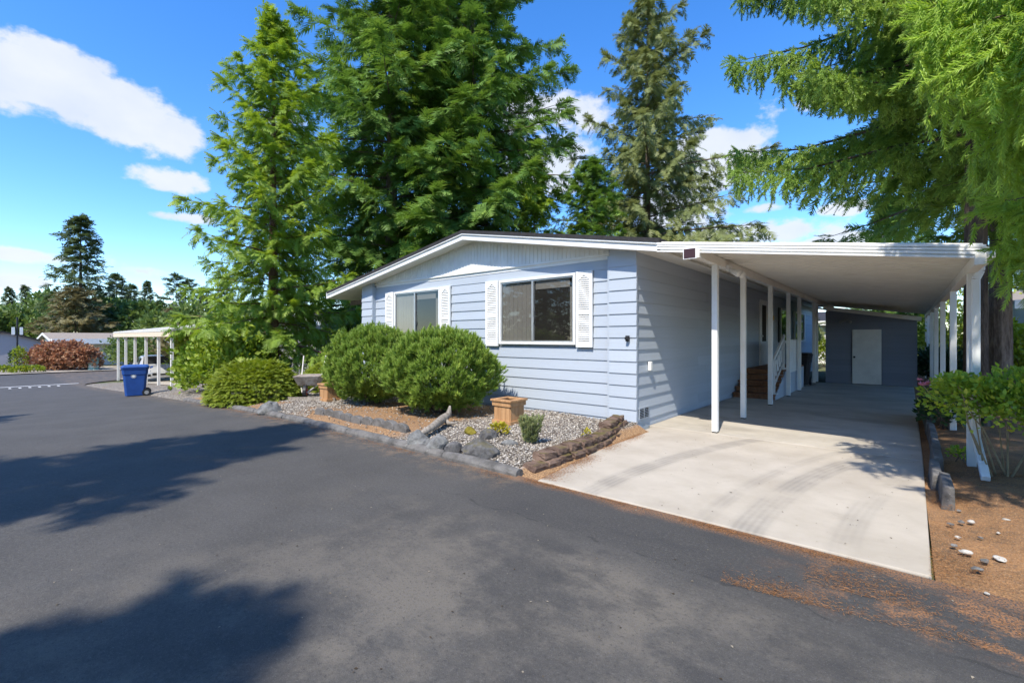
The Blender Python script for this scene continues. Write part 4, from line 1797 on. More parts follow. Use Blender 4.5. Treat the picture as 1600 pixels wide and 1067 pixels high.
# utility items
px, py = at_depth(146, 37.5)
ub = thing('utility_box', (px, py, gzf(px)), 'pale green round utility pedestal at the far kerb', 'utility box')
mb = MB()
mb.lathe([(.36, 0), (.36, .06), (.33, .08), (.33, .85), (.36, .87), (.36, 1.0), (.28, 1.06)], px, py, 18)
mb.build('cabinet', mat_plain('pale_green', (.32, .47, .38), .6, .08, 4), ub, loc=(0, 0, gzf(px)))
mb = MB()
mb.lathe([(.345, .30), (.345, .36)], px, py, 18)
mb.build('band', WHITE, ub, loc=(0, 0, gzf(px)))
px, py = at_depth(27, 36.8)
up = thing('meter_pole', (px, py, gzf(px)), 'thin dark utility pole with white boxes before the grey gabled home', 'pole')
zp = gzf(px)
mb = MB()
mb.tube([(px, py, zp), (px, py, zp + 4.3)], .06, 8)
mb.build('pole', BLACKP, up)
for s in (-.22, .22):
    mb = MB()
    mb.box(px - .1, py + s - .09, zp + 2.9, px + .1, py + s + .09, zp + 3.5)
    mb.build('meter_box', WHITE, up)

# neighbours to the rear and right
simple_home('neighbor_home', -9.5, -.6, 35, 46, 0, 2.55, 'x', .8, .4, (MATS['siding_white'], ROOF, WHITE),
            'white-sided home seen through the gap beside the storage shed')
simple_home('neighbor_home', 3.15, 11.5, 22.5, 40, 0, 2.7, 'x', .9, .45, (MATS['siding_bluegrey'], TANROOF, CREAM),
            'blue-grey neighbouring home at the right edge behind the tree trunks')

# ================================================================== VEGETATION
def norm(a):
    return a / np.maximum(np.linalg.norm(a, axis=-1, keepdims=True), 1e-9)


def stamp(T, TF, pos, d, up, scale, var, tvar=None):
    """copies of a small template (x axis along d) at many places"""
    d = norm(d)
    s = np.cross(up, d)
    bad = np.linalg.norm(s, axis=1) < 1e-3
    s[bad] = np.cross(np.array([1.0, .2, 0]), d[bad])
    s = norm(s)
    u = np.cross(d, s)
    M = np.stack([d, s, u], 2)
    if np.ndim(scale) == 1:
        M = M * scale[:, None, None]
    else:
        M = M * scale[:, None, :]
    V = np.einsum('nij,kj->nki', M, T) + pos[:, None, :]
    n, k = len(pos), len(T)
    F = (TF[None] + (np.arange(n) * k)[:, None, None]).reshape(-1, 3)
    va = np.repeat(var, k)
    if tvar is not None:
        va = np.clip(va + np.tile(tvar, n), 0, 1)
    return V.reshape(-1, 3), F, va


def merge(parts):
    V, F, A = [], [], []
    o = 0
    for v, f, a in parts:
        V.append(v)
        F.append(f + o)
        A.append(a)
        o += len(v)
    return np.concatenate(V), np.concatenate(F), np.concatenate(A)


def t_frond(n=6, w=.32, droop=.12, seed=0, fill=.95):
    r = np.random.default_rng(seed)
    V, F, A = [], [], []
    for i in range(n):
        t = i / n
        prof = (.45 + .75 * math.sin(math.pi * min(1, t * .8 + .22))) * (1 - t * .55)
        for s in (-1, 1):
            a = t + r.uniform(-.03, .03)
            l = w * prof * r.uniform(.75, 1.2)
            tx = a + l * r.uniform(.75, 1.1)
            b = len(V)
            z0 = -droop * a * a
            V += [(a, 0, z0), (a + fill / n, 0, -droop * (a + fill / n) ** 2), (tx, s * l, z0 - droop * .5 + r.uniform(-.06, .05))]
            F.append((b, b + 1, b + 2) if s > 0 else (b + 1, b, b + 2))
            A += [-.12, -.12, .14]
    b = len(V)
    V += [(.82, .035, -droop * .7), (.82, -.035, -droop * .7), (1.08, 0, -droop * 1.15)]
    F.append((b, b + 1, b + 2))
    A += [0, 0, .22]
    return np.array(V, float), np.array(F), np.array(A)


def t_shoot(rows=6, r=.2, seed=0):
    """spruce shoot: needles as narrow blades standing round the twig"""
    g = np.random.default_rng(seed)
    V, F, A = [], [], []
    for i in range(rows):
        t = (i + .2) / rows
        rr = r * (.75 + .5 * math.sin(math.pi * (t * .75 + .2)))
        for k in range(3):
            a = 2 * math.pi * k / 3 + i * 1.05 + g.uniform(-.25, .25)
            c, s = math.cos(a), math.sin(a)
            b = len(V)
            wv = .42 / rows
            V += [(t - wv, -s * .03, c * .03), (t + wv, s * .03, -c * .03), (t + .24 + g.uniform(0, .08), rr * c, rr * s)]
            F.append((b, b + 1, b + 2))
            A += [-.18, -.18, .12]
    b = len(V)
    V += [(.85, .07, 0), (.85, -.05, .05), (1.15, 0, 0)]
    F.append((b, b + 1, b + 2))
    A += [.1, .1, .3]
    return np.array(V, float), np.array(F), np.array(A)


def t_tuft(n=15, spread=.5, seed=0):
    """pine candle: needles fanning out round an upright axis"""
    g = np.random.default_rng(seed)
    V, F, A = [], [], []
    for i in range(n):
        a = 2.399 * i + g.uniform(-.3, .3)
        h = i / n * .55
        sp = spread * g.uniform(.65, 1.15) * (1.1 - h)
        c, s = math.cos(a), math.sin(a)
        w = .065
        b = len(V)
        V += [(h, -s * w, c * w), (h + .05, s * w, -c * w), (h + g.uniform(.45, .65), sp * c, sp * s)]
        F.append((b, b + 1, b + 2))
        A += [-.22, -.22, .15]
    b = len(V)
    for k in range(3):
        a = k * 2.1
        b = len(V)
        V += [(.3, .1 * math.cos(a), .1 * math.sin(a)), (.3, -.1 * math.cos(a), -.1 * math.sin(a)), (1.05, .03, .02)]
        F.append((b, b + 1, b + 2))
        A += [0, 0, .28]
    return np.array(V, float), np.array(F), np.array(A)


def t_leaf(w=.32, fold=.08):
    V = [(0, 0, 0), (.45, w, fold), (1, 0, -.06), (.45, -w, fold), (.5, 0, -.01)]
    F = [(0, 4, 1), (4, 2, 1), (0, 3, 4), (4, 3, 2)]
    return np.array(V, float), np.array(F), np.array([-.08, .05, .05, .05, -.02])


FR = [t_frond(7, .46, .16, s) for s in range(3)]
FRC = [t_frond(7, .40, .28, 10 + s) for s in range(3)]
FRD = [t_frond(4, .42, .16, 20 + s) for s in range(2)]
SH = [t_shoot(6, .19, s) for s in range(2)]
SHN = [t_shoot(8, .17, s) for s in range(2)]
TU = [t_tuft(14, .46, s) for s in range(2)]
LF = [t_leaf()]


def emit(tmpls, pos, d, up, sc, var, rng):
    idx = rng.integers(0, len(tmpls), len(pos))
    out = []
    for i, (T, F, A) in enumerate(tmpls):
        m = idx == i
        if m.any():
            out.append(stamp(T, F, pos[m], d[m], up[m], sc[m], var[m], A))
    return merge(out)


def branch_set(rng, H, R, zb, nb, a_low=-.1, a_up=.5, bend=.35, tip=.15, power=.8, lmin=.35, jit=.18, az_w=None, hmax=None):
    """list of branches: base point, curve sampler"""
    out = []
    for i in range(nb):
        u = (i + rng.uniform(0, 1)) / nb
        h = zb + (H - zb) * u ** .92
        if hmax and h > hmax:
            break
        rel = (H - h) / (H - zb)
        az = i * 2.39996 + rng.uniform(-.35, .35)
        L = max(R * rel ** power * rng.uniform(1 - jit * 1.6, 1 + jit), lmin * (.4 + rel))
        if az_w:
            L *= az_w(az, h)
        a = a_up + (a_low - a_up) * rel + rng.uniform(-.1, .1)
        out.append((h, az, L, a, bend * rng.uniform(.7, 1.25), tip, rel))
    return out


def branch_curve(br, s):
    h, az, L, a, b, tp, rel = br
    x = L * s
    z = h + L * (a * s - b * s ** 2 + tp * s ** 4)
    return np.stack([np.cos(az) * x, np.sin(az) * x, z], -1)


def conifer_crown(rng, brs, tmpl, flen, twig_step, twig_k, hang, ang=58, dens=1.0, lead=None, fl_var=.3, start=.14, base_var=.45, curtain=0.0):
    P, D, U, S, A = [], [], [], [], []
    down = np.array([0, 0, -1.0])
    for br in brs:
        L = br[2]
        n = max(3, int(L / twig_step))
        s = np.linspace(start, 1.0, n) + rng.uniform(-.4, .4, n) / n
        s = np.clip(s, .05, 1)
        p = branch_curve(br, s)
        tg = norm(branch_curve(br, s + .02) - branch_curve(br, s - .02))
        hz = np.stack([-tg[:, 1], tg[:, 0], np.zeros(n)], 1)
        hz = norm(hz)
        bv = base_var + rng.uniform(-.14, .14)
        for sg in (-1, 1):
            an = np.radians(ang * rng.uniform(.75, 1.2, n))
            td = norm(tg * np.cos(an)[:, None] + hz * (sg * np.sin(an))[:, None] + down * (hang * rng.uniform(.5, 1.3, n))[:, None])
            tl = L * twig_k * (1.08 - s * .82) * rng.uniform(.65, 1.2, n)
            tl = np.clip(tl, flen * .7, 2.0)
            m = np.maximum(1, np.ceil(tl / (flen * .55) * dens)).astype(int)
            for k in range(m.max()):
                q = m > k
                if not q.any():
                    break
                t = (k + rng.uniform(.0, .8, q.sum())) / m[q]
                pp = p[q] + td[q] * (tl[q] * t)[:, None] + down * (hang * .45 * tl[q] * t * t)[:, None]
                side = (1 if k % 2 else -1)
                dd = td[q] + hz[q] * rng.uniform(-.5, .5, (q.sum(), 1)) + tg[q] * rng.uniform(-.1, .65, (q.sum(), 1)) + down * (hang * .5 * rng.uniform(.2, 1.3, (q.sum(), 1)))
                dd += rng.normal(0, .16, dd.shape)
                P.append(pp)
                D.append(dd)
                U.append(np.array([0, 0, 1.0]) + rng.normal(0, .35, dd.shape))
                S.append(flen * rng.uniform(1 - fl_var, 1 + fl_var, q.sum()))
                A.append(bv + rng.normal(0, .14, q.sum()) + .12 * t)
            if curtain:
                # drooping curtains of twigs under the branch
                nc = int(n * curtain)
                if nc:
                    j = rng.integers(0, n, nc)
                    ln = rng.uniform(.2, .62, nc) * min(1.0, L / 3)
                    mm = np.maximum(1, np.ceil(ln / (flen * .6))).astype(int)
                    o = p[j] + hz[j] * rng.uniform(-.22, .22, (nc, 1)) * L * .35
                    for k in range(mm.max()):
                        q = mm > k
                        t = (k + rng.uniform(0, .6, q.sum())) / mm[q]
                        pp = o[q] + down * (ln[q] * t)[:, None]
                        dd = np.tile(down, (q.sum(), 1)) + rng.normal(0, .38, (q.sum(), 3))
                        P.append(pp)
                        D.append(dd)
                        U.append(rng.normal(0, 1, dd.shape))
                        S.append(flen * rng.uniform(.8, 1.15, q.sum()))
                        A.append(bv + rng.normal(0, .13, q.sum()))
        # sprays along the top and sides of the limb itself
        m2 = int(n * 1.6) + 2
        ss = np.clip(rng.uniform(start * .8, 1.0, m2), .05, 1)
        p2 = branch_curve(br, ss)
        t2 = norm(branch_curve(br, ss + .02) - branch_curve(br, ss - .02))
        h2 = norm(np.stack([-t2[:, 1], t2[:, 0], np.zeros(m2)], 1))
        P.append(p2 + np.array([0, 0, .02]))
        D.append(t2 * rng.uniform(.5, 1.0, (m2, 1)) + h2 * rng.uniform(-.9, .9, (m2, 1)) + np.array([0, 0, 1.0]) * rng.uniform(-.05, .4, (m2, 1)))
        U.append(np.array([0, 0, 1.0]) + rng.normal(0, .4, (m2, 3)))
        S.append(flen * rng.uniform(.8, 1.2, m2))
        A.append(bv + .06 + rng.normal(0, .12, m2))
        # the leading shoots
        tipn = 4
        P.append(np.repeat(p[-1:], tipn, 0) - tg[-1] * flen * .4)
        D.append(tg[-1] + rng.normal(0, .3, (tipn, 3)))
        U.append(np.tile([0, 0, 1.0], (tipn, 1)))
        S.append(flen * rng.uniform(.9, 1.3, tipn))
        A.append(np.full(tipn, bv + .2))
    if lead:
        H, k = lead
        n = 30
        zz = np.linspace(H * .93, H, n)
        P.append(np.stack([rng.normal(0, .04, n), rng.normal(0, .04, n), zz], 1))
        dd = rng.normal(0, .7, (n, 3))
        dd[:, 2] = rng.uniform(.3, 1.2, n)
        D.append(dd)
        U.append(rng.normal(0, 1, (n, 3)))
        S.append(np.full(n, flen * .9))
        A.append(np.full(n, .55))
    P, D, U, S, A = map(np.concatenate, (P, D, U, S, A))
    return emit(tmpl, P, D, U, S, np.clip(A, 0, 1), rng)


def trunk_mb(H, r0, brs=None, rng=None, lean=0.0, limb=.011, zmin=-.3, n=10, flare=1.35):
    mb = MB()
    zz = [zmin, .0, .35, 1.0, H * .25, H * .5, H * .75, H * .97]
    rr = [r0 * flare * 1.05, r0 * flare, r0 * 1.1, r0, r0 * .84, r0 * .58, r0 * .3, r0 * .04]
    pts = [(lean * z / H * math.sin(z * .3), lean * z / H * math.cos(z * .23), z) for z in zz]
    mb.tube(pts, rr, n)
    if brs:
        for br in brs:
            c = branch_curve(br, np.array([0, .3, .65, .96]))
            r = br[2] * limb
            mb.tube([tuple(p) for p in c], [r, r * .75, r * .45, r * .12], 4, cap=False)
    return mb


def tree(name, x, y, label, H, R, zb, nb, leafm, barkm, r0, tmpl, flen, step, tk, hang, seed, group=None, z=None, **kw):
    rng = np.random.default_rng(seed)
    z = gzf(x) - .03 if z is None else z
    bk = {k: kw.pop(k) for k in ('a_low', 'a_up', 'bend', 'tip', 'power', 'lmin', 'jit', 'az_w', 'hmax') if k in kw}
    brs = branch_set(rng, H, R, zb, nb, **bk)
    t = thing(name, (x, y, z), label, 'tree', group)
    trunk_mb(H, r0, brs, rng).build('trunk', barkm, t, world=False)
    V, F, A = conifer_crown(rng, brs, tmpl, flen, step, tk, hang, lead=(H, 1), **kw)
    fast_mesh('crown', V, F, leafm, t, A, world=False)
    return t


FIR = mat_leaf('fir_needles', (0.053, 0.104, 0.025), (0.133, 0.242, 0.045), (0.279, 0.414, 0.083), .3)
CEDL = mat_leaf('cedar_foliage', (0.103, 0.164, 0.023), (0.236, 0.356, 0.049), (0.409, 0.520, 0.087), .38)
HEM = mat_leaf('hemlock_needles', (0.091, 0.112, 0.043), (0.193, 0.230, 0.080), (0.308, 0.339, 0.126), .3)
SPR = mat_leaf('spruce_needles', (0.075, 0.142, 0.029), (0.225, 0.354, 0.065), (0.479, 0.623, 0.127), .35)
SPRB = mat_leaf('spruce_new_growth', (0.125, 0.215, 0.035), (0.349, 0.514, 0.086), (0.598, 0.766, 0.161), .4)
DIST = mat_leaf('distant_conifer', (0.048, 0.070, 0.031), (0.095, 0.133, 0.048), (0.147, 0.187, 0.063), .25)
DISTB = mat_leaf('distant_brown_cedar', (0.090, 0.083, 0.038), (0.180, 0.158, 0.068), (0.285, 0.247, 0.108), .25)
DECI = mat_leaf('distant_broadleaf', (0.070, 0.113, 0.030), (0.134, 0.202, 0.049), (0.204, 0.276, 0.067), .3)
BRT = mat_leaf('bright_shrub', (0.096, 0.144, 0.018), (0.228, 0.300, 0.036), (0.408, 0.444, 0.072), .45)
RHO = mat_leaf('rhododendron_leaves', (0.082, 0.133, 0.017), (0.214, 0.314, 0.036), (0.428, 0.502, 0.085), .3, .4)
MUGO = mat_leaf('mugo_needles', (0.104, 0.172, 0.034), (0.244, 0.368, 0.066), (0.489, 0.593, 0.126), .25)
MOUND = mat_leaf('mound_spruce', (0.103, 0.146, 0.017), (0.238, 0.309, 0.035), (0.408, 0.449, 0.070), .3)
MAPLE = mat_leaf('red_maple_leaves', (0.169, 0.093, 0.045), (0.355, 0.177, 0.098), (0.506, 0.320, 0.152), .35)
ROSE = mat_leaf('rose_leaves', (0.105, 0.194, 0.026), (0.264, 0.412, 0.053), (0.632, 0.632, 0.088), .45)
DARKL = mat_leaf('dark_shrub_leaves', (0.025, 0.056, 0.022), (0.049, 0.098, 0.039), (0.084, 0.147, 0.056), .25)

# --- the two big firs behind the home
for px, dp, H, sd, lb in ((612, 26, 30, 41, 'left one of the two towering dark green firs behind the blue home'),
                          (738, 27, 29, 42, 'right one of the two towering dark green firs behind the blue home')):
    x, y = at_depth(px, dp)
    tree('fir_tree', x, y, lb, H, 6.9, 2.2, 180, FIR, BARK, .40, FR, .66, .38, .30, .5, sd, 'tall firs behind the home',
         a_low=-.12, a_up=.45, bend=.28, tip=.22, power=.52, jit=.28, dens=.9, z=-.1)
# --- the light green cedar left of the home
x, y = at_depth(427, 16.8)
tree('cedar_tree', x, y, 'light green feathery cedar left of the blue home, pointed top', 13.6, 3.45, .9, 155, CEDL, BARKR, .2, FRC, .36, .22, .30, .6, 51,
     a_low=-.05, a_up=.75, bend=.30, tip=.2, power=.78, jit=.32, dens=.8)
# --- sparse hemlock behind the home, right of the ridge
x, y = at_depth(1012, 27.5)


def hem_w(az, h):
    # a few long boughs reach out to the right of the picture
    d = math.cos(az - math.atan2(CR[1], CR[0]))
    return 1.0 + (.55 * max(0, d) if h < 14 else 0.12 * d)


tree('hemlock_tree', x, y, 'tall sparse olive hemlock with long boughs behind the home ridge', 22.3, 5.3, 3.0, 125, HEM, BARK, .24, FR, .5, .28, .30, .9, 61,
     a_low=.0, a_up=.55, bend=.22, tip=.10, power=.58, jit=.36, dens=.85, az_w=hem_w, z=-.1)
for px, dp, H, R, sd, lm, lb in ((925, 23.5, 10.6, 2.7, 62, FIR, 'young green fir behind the home, in front of the sparse hemlock'),
                                 (835, 24.5, 11.0, 1.9, 63, CEDL, 'slender bright green cedar behind the home right of the big firs'),
                                 (1392, 24.0, 8.8, 2.6, 65, FIR, 'small green fir rising behind the carport roof')):
    x, y = at_depth(px, dp)
    tree('young_conifer', x, y, lb, H, R, .8, 95, lm, BARK, .14, FR if lm is FIR else FRC, .42, .26, .30, .5, sd,
         a_low=-.05, a_up=.55, bend=.25, tip=.18, power=.65, jit=.25, dens=.9, z=-.1)

# --- the big spruces on the right
x, y = .95, 11.6
rng = np.random.default_rng(71)


def spruceA_w(az, h):
    # boughs were cut back where they would meet the carport roof
    if h < 5.2 and math.cos(az) < -.3:
        return .22
    if h < 5.2 and math.cos(az) < .3:
        return .66
    return 1.0


brs = branch_set(rng, 20, 4.1, 3.9, 185, a_low=.10, a_up=.4, bend=.30, tip=.24, power=.55, jit=.16, az_w=spruceA_w)
t = thing('spruce_tree', (x, y, -.03), 'big drooping spruce whose boughs hang over the carport roof', 'tree', 'spruces on the right')
trunk_mb(20, .17, brs, rng).build('trunk', BARKD, t, world=False)
lowb = [b for b in brs if b[0] < 9.2]
hib = [b for b in brs if b[0] >= 9.2]
cam_az = math.atan2(-y, -x)
nearb = [b for b in lowb if math.cos(b[1] - cam_az) > -.15]
farb = [b for b in lowb if math.cos(b[1] - cam_az) <= -.15]
V, F, A = merge([conifer_crown(rng, nearb, SH, .19, .135, .25, .75, dens=1.15, base_var=.48, curtain=2.2, start=.2),
                 conifer_crown(rng, farb, FR, .36, .24, .26, .7, dens=.9),
                 conifer_crown(rng, hib, FR, .5, .34, .26, .6, lead=(20, 1))])
fast_mesh('crown', V, F, SPR, t, A, world=False)

x, y = 2.75, 3.95


def spruceC_w(az, h):
    # the drive side is pruned up, the rest sweeps low
    d = math.cos(az - math.pi)
    if h < 5.0:
        toward = math.cos(az - R_(147))
        if toward > .96 and h > 3.1:
            return .95
        return .3 if d > -.2 else .7
    return 1.0


rng = np.random.default_rng(83)
brs = branch_set(rng, 13, 3.2, 1.75, 78, a_low=.10, a_up=.45, bend=.30, tip=.2, power=.75, jit=.14, az_w=spruceC_w)
for i in range(22):
    hh = 2.5 + 2.6 * (i + rng.uniform(0, 1)) / 22
    brs.append((hh, R_(rng.uniform(130, 138) if hh < 3.2 else rng.uniform(142, 160)), rng.uniform(2.3, 2.95), rng.uniform(-.02, .2), rng.uniform(.2, .36), .2, .8))
t = thing('spruce_tree', (x, y, -.03), 'near spruce with bright new growth at the right edge of the picture', 'tree', 'spruces on the right')
trunk_mb(13, .20, brs, rng).build('trunk', BARK, t, world=False)
lowb = [b for b in brs if b[0] < 6.6]
hib = [b for b in brs if b[0] >= 6.6]
nearb = [b for b in lowb if math.cos(b[1] - R_(150)) > .2]
farb = [b for b in lowb if math.cos(b[1] - R_(150)) <= .2]
V, F, A = merge([conifer_crown(rng, nearb, SHN, .145, .11, .22, .55, dens=1.0, base_var=.55, curtain=1.6, start=.22),
                 conifer_crown(rng, farb, FR, .28, .20, .26, .6, dens=.9),
                 conifer_crown(rng, hib, FR, .36, .30, .24, .5, lead=(13, 1), dens=.6)])
fast_mesh('crown', V, F, SPRB, t, A, world=False)

for px, dp, H, R, zb, sd, r0, bm, lb in ((1563, 9.6, 17, 3.2, 3.0, 91, .19, BARK, 'spruce with the thick sunlit bark trunk right of the carport posts'),
                                         (1529, 12.5, 17, 3.0, 3.4, 92, .15, BARKD, 'spruce with the thin dark trunk behind the downspout post')):
    x, y = at_depth(px, dp)
    tree('spruce_tree', x, y, lb, H, R, zb, 90, SPR, bm, r0, FR, .34, .22, .26, .7, sd, 'spruces on the right', az_w=lambda a, h: .25 if (h < 4.8 and math.cos(a) < .3) else 1.0,
         a_low=-.02, a_up=.4, bend=.35, tip=.2, power=.5, jit=.2, dens=.8, z=-.03)

# --- conifers across the street whose shadows fall on the road
rng = np.random.default_rng(101)
for (x, y, H, R, sd, lb) in ((-5.6, -7.0, 14.0, 2.9, 101, 'conifer across the street whose shadow falls on the left of the road'),
                             (-1.0, -7.9, 11.4, 2.0, 102, 'conifer across the street whose shadow reaches the bottom of the picture'),
                             (-13.5, -9.5, 12.5, 3.4, 103, 'conifer across the street beyond the shaded stretch of road')):
    tree('roadside_conifer', x, y, lb, H, R, 2.2, 52, FIR, BARK, .22, FR, .6, .48, .28, .4, sd, 'conifers across the street',
         a_low=-.05, a_up=.5, bend=.25, tip=.2, power=.7, jit=.3, dens=.42, z=-.1)

# --- distant conifers: a few models, copied
def proto_conifer(seed, H, R, nb, leafm, power, zb, flen, hang, a_low):
    rng = np.random.default_rng(seed)
    brs = branch_set(rng, H, R, zb, nb, a_low=a_low, a_up=.4, bend=.25, tip=.15, power=power, jit=.3)
    V, F, A = conifer_crown(rng, brs, FRD, flen, flen * .75, .30, hang, lead=(H, 1), dens=.8)
    me = fast_mesh('crown', V, F, leafm, None, A)
    md = me.data
    bpy.data.objects.remove(me)
    tr = trunk_mb(H, H * .016, None, rng, n=7).mesh('trunk')
    tr.materials.append(BARKD)
    return tr, md


PROTO = {'spire': proto_conifer(201, 16, 3.6, 70, DIST, .75, 3.0, .8, .35, -.15),
         'fir': proto_conifer(202, 15, 3.4, 60, DIST, .6, 1.0, .9, .3, -.05),
         'cedar': proto_conifer(203, 10, 5.0, 60, DISTB, .5, .4, .9, .4, .05),
         'pine': proto_conifer(204, 14, 3.2, 34, DIST, .35, 6.0, .8, .1, .1)}


def put_conifer(kind, px, top_py, dp, label, wide=1.0, group='far conifers'):
    x, y = at_depth(px, dp)
    z = gzf(x)
    top = CAM_H + (HORIZON - top_py) / FPX * dp
    H0 = {'spire': 16, 'fir': 15, 'cedar': 10, 'pine': 14}[kind]
    k = (top - z) / H0
    t = thing('far_conifer', (x, y, z - .05), label, 'tree', group, rz=rnd.uniform(0, 6))
    for nm, me in zip(('trunk', 'crown'), PROTO[kind]):
        o = bpy.data.objects.new(nm, me)
        o.scale = (k * wide, k * wide, k)
        link(o, t, world=False)
    return t


FARS = [('spire', 126, 340, 64, 'tall isolated dark spruce rising above the far houses on the left', 1.1),
        ('cedar', 118, 452, 58, 'broad bronze cedar at the foot of the tall far spruce', 1.05),
        ('spire', 14, 450, 85, 'dark fir at the far left edge of the tree line', .9),
        ('spire', 39, 447, 85, 'second dark fir from the left edge of the tree line', .9),
        ('fir', 75, 462, 80, 'pale fir left of the tall far spruce', 1.0),
        ('fir', 182, 430, 78, 'tallest fir of the group right of the tall far spruce', 1.1),
        ('fir', 205, 446, 84, 'fir just right of the tallest one in the far group', 1.0),
        ('spire', 230, 441, 82, 'dark pointed fir in the middle of the far tree line', .9),
        ('pine', 275, 430, 70, 'bare-stemmed dark pine above the white carport', .9),
        ('pine', 294, 438, 72, 'second bare-stemmed pine above the white carport', .8),
        ('cedar', 268, 482, 60, 'bronze cedar behind the white carport roof', .8),
        ('fir', 250, 470, 76, 'low fir between the far pines', 1.1),
        ('fir', 160, 462, 76, 'fir directly right of the bronze cedar', 1.1),
        ('fir', -30, 440, 80, 'fir just outside the left edge of the picture', 1.1),
        ('fir', 318, 450, 62, 'fir behind the light green cedar, right of the far pines', 1.0),
        ('fir', 350, 440, 58, 'fir hidden behind the left side of the light green cedar', 1.0),
        ('fir', 560, 400, 44, 'fir filling the gap left of the two towering firs', 1.0),
        ('fir', 1450, 470, 46, 'fir behind the storage shed at the right', 1.0),
        ('fir', 1530, 420, 40, 'fir behind the tree trunks on the right', 1.1),
        ('fir', 1600, 430, 36, 'fir at the far right edge behind the trunks', 1.1)]
for a in FARS:
    put_conifer(*a)
# the tree line on the other side of the street, behind the camera (mirrored in the windows)
for k, (X, Y, h) in enumerate(((-22, -15, 12), (-17.5, -17, 13), (-9.5, -18, 13), (-4, -17, 12), (1.5, -19, 13), (-27, -19, 13), (8, -18, 13))):
    t = thing('far_conifer', (X, Y, gzf(X) - .05), ['first', 'second', 'third', 'fourth', 'fifth', 'sixth', 'seventh', 'eighth', 'ninth', 'tenth'][k] + ' conifer of the tree line across the street', 'tree', 'tree line across the street', rz=k)
    for nm, me in zip(('trunk', 'crown'), PROTO['fir']):
        o = bpy.data.objects.new(nm, me)
        o.scale = (h / 15 * 1.25, h / 15 * 1.25, h / 15)
        link(o, t, world=False)


# --- leafy shrubs
def leaf_cloud(rng, n, lobes, size, flat=0.0, shell=.35, upb=.35, droop=0.0):
    """leaves through the outer part of overlapping lobes (cx, cy, cz, rx, ry, rz)"""
    w = np.array([l[3] * l[4] + l[3] * l[5] for l in lobes])
    idx = rng.choice(len(lobes), n, p=w / w.sum())
    L = np.array(lobes)[idx]
    d = norm(rng.normal(0, 1, (n, 3)))
    d[:, 2] = np.where(d[:, 2] < -.5, -d[:, 2], d[:, 2])
    rad = 1 - shell * rng.uniform(0, 1, n) ** 1.6
    # uneven outline
    bump = 1 + .16 * np.sin(d[:, 0] * 7 + idx) * np.sin(d[:, 1] * 8 + 2 * idx) + .12 * np.sin(d[:, 2] * 11 + d[:, 0] * 9)
    pos = L[:, :3] + d * L[:, 3:] * (rad * bump)[:, None]
    dd = d + rng.normal(0, .55, (n, 3)) + np.array([0, 0, upb - droop])
    up = d + rng.normal(0, .5, (n, 3))
    sc = size * rng.uniform(.65, 1.25, n)
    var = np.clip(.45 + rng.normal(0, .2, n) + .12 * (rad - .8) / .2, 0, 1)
    keep = pos[:, 2] > .02
    return pos[keep], dd[keep], up[keep], sc[keep], var[keep]


def shrub(name, x, y, label, lobes, n, size, leafm, seed, tmpl=None, stems=6, cat='shrub', group=None, z=None, upb=.35, shell=.35, stem_mat=None, droop=0.0):
    rng = np.random.default_rng(seed)
    z = gzf(x) if z is None else z
    t = thing(name, (x, y, z), label, cat, group)
    P, D, U, S, A = leaf_cloud(rng, n, lobes, size, upb=upb, shell=shell, droop=droop)
    V, F, Av = emit(tmpl or LF, P, D, U, S, A, rng)
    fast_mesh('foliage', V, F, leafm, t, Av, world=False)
    mb = MB()
    for i in range(stems * len(lobes)):
        l = lobes[i % len(lobes)]
        a = rng.uniform(0, 6.28)
        d = norm(rng.normal(0, 1, 3))
        d[2] = abs(d[2])
        e = (l[0] + d[0] * l[3] * .8, l[1] + d[1] * l[4] * .8, l[2] + d[2] * l[5] * .8)
        b = (l[0] * .35 + .08 * math.cos(a), l[1] * .35 + .08 * math.sin(a), -.05)
        m = ((b[0] + e[0]) / 2 + rng.uniform(-.1, .1), (b[1] + e[1]) / 2 + rng.uniform(-.1, .1), (b[2] + e[2]) / 2 + .1)
        r = .005 + .010 * l[5]
        mb.tube([b, m, e], [r * 1.4, r, r * .4], 5, cap=False)
    mb.build('stems', stem_mat or BARK, t, world=False)
    return t


# rhododendron at the neighbours' corner
x, y = at_depth(350, 15.8)
shrub('rhododendron', x, y, 'large yellow-green rhododendron left of the mounded shrub', [
    (0, 0, 1.0, 1.35, 1.2, 1.05), (-.9, -.3, .65, .95, .9, .75), (.8, .2, 1.45, .95, .9, .8), (.2, -.4, .55, 1.1, .9, .6), (-.35, .1, 1.7, .8, .8, .6), (1.1, -.3, .8, .8, .8, .7)],
    6800, .17, RHO, 301, upb=.4)
x, y = at_depth(395, 19.5)
shrub('rhododendron', x, y, 'darker leafy shrub in the shade behind the cedar trunk', [(0, 0, .9, 1.6, 1.0, .95), (-1.2, 0, 1.2, 1.0, .9, .9)], 2600, .18, DARKL, 302)
# red maple across the street
x, y = at_depth(100, 37.5)
ax, ay = CR
lob = []
for u, w, h, r in ((-2.5, .0, 1.2, 1.5), (-1.0, .2, 1.7, 1.7), (.8, .0, 1.8, 1.7), (2.3, .1, 1.4, 1.5), (0, -.6, .9, 2.0), (-1.8, -.5, .7, 1.5), (1.8, -.5, .8, 1.5), (3.0, 0, .8, 1.0)):
    u, w, r, h = u * .72, w * .72, r * .72, h * .78
    lob.append((u * ax + w * ay, u * ay - w * ax, h, r, r * .9, r * .75))
shrub('maple_shrub', x, y, 'wide domed red-leaved maple in front of the tan-roofed home', lob, 7500, .25, MAPLE, 303, stems=3, droop=.5)
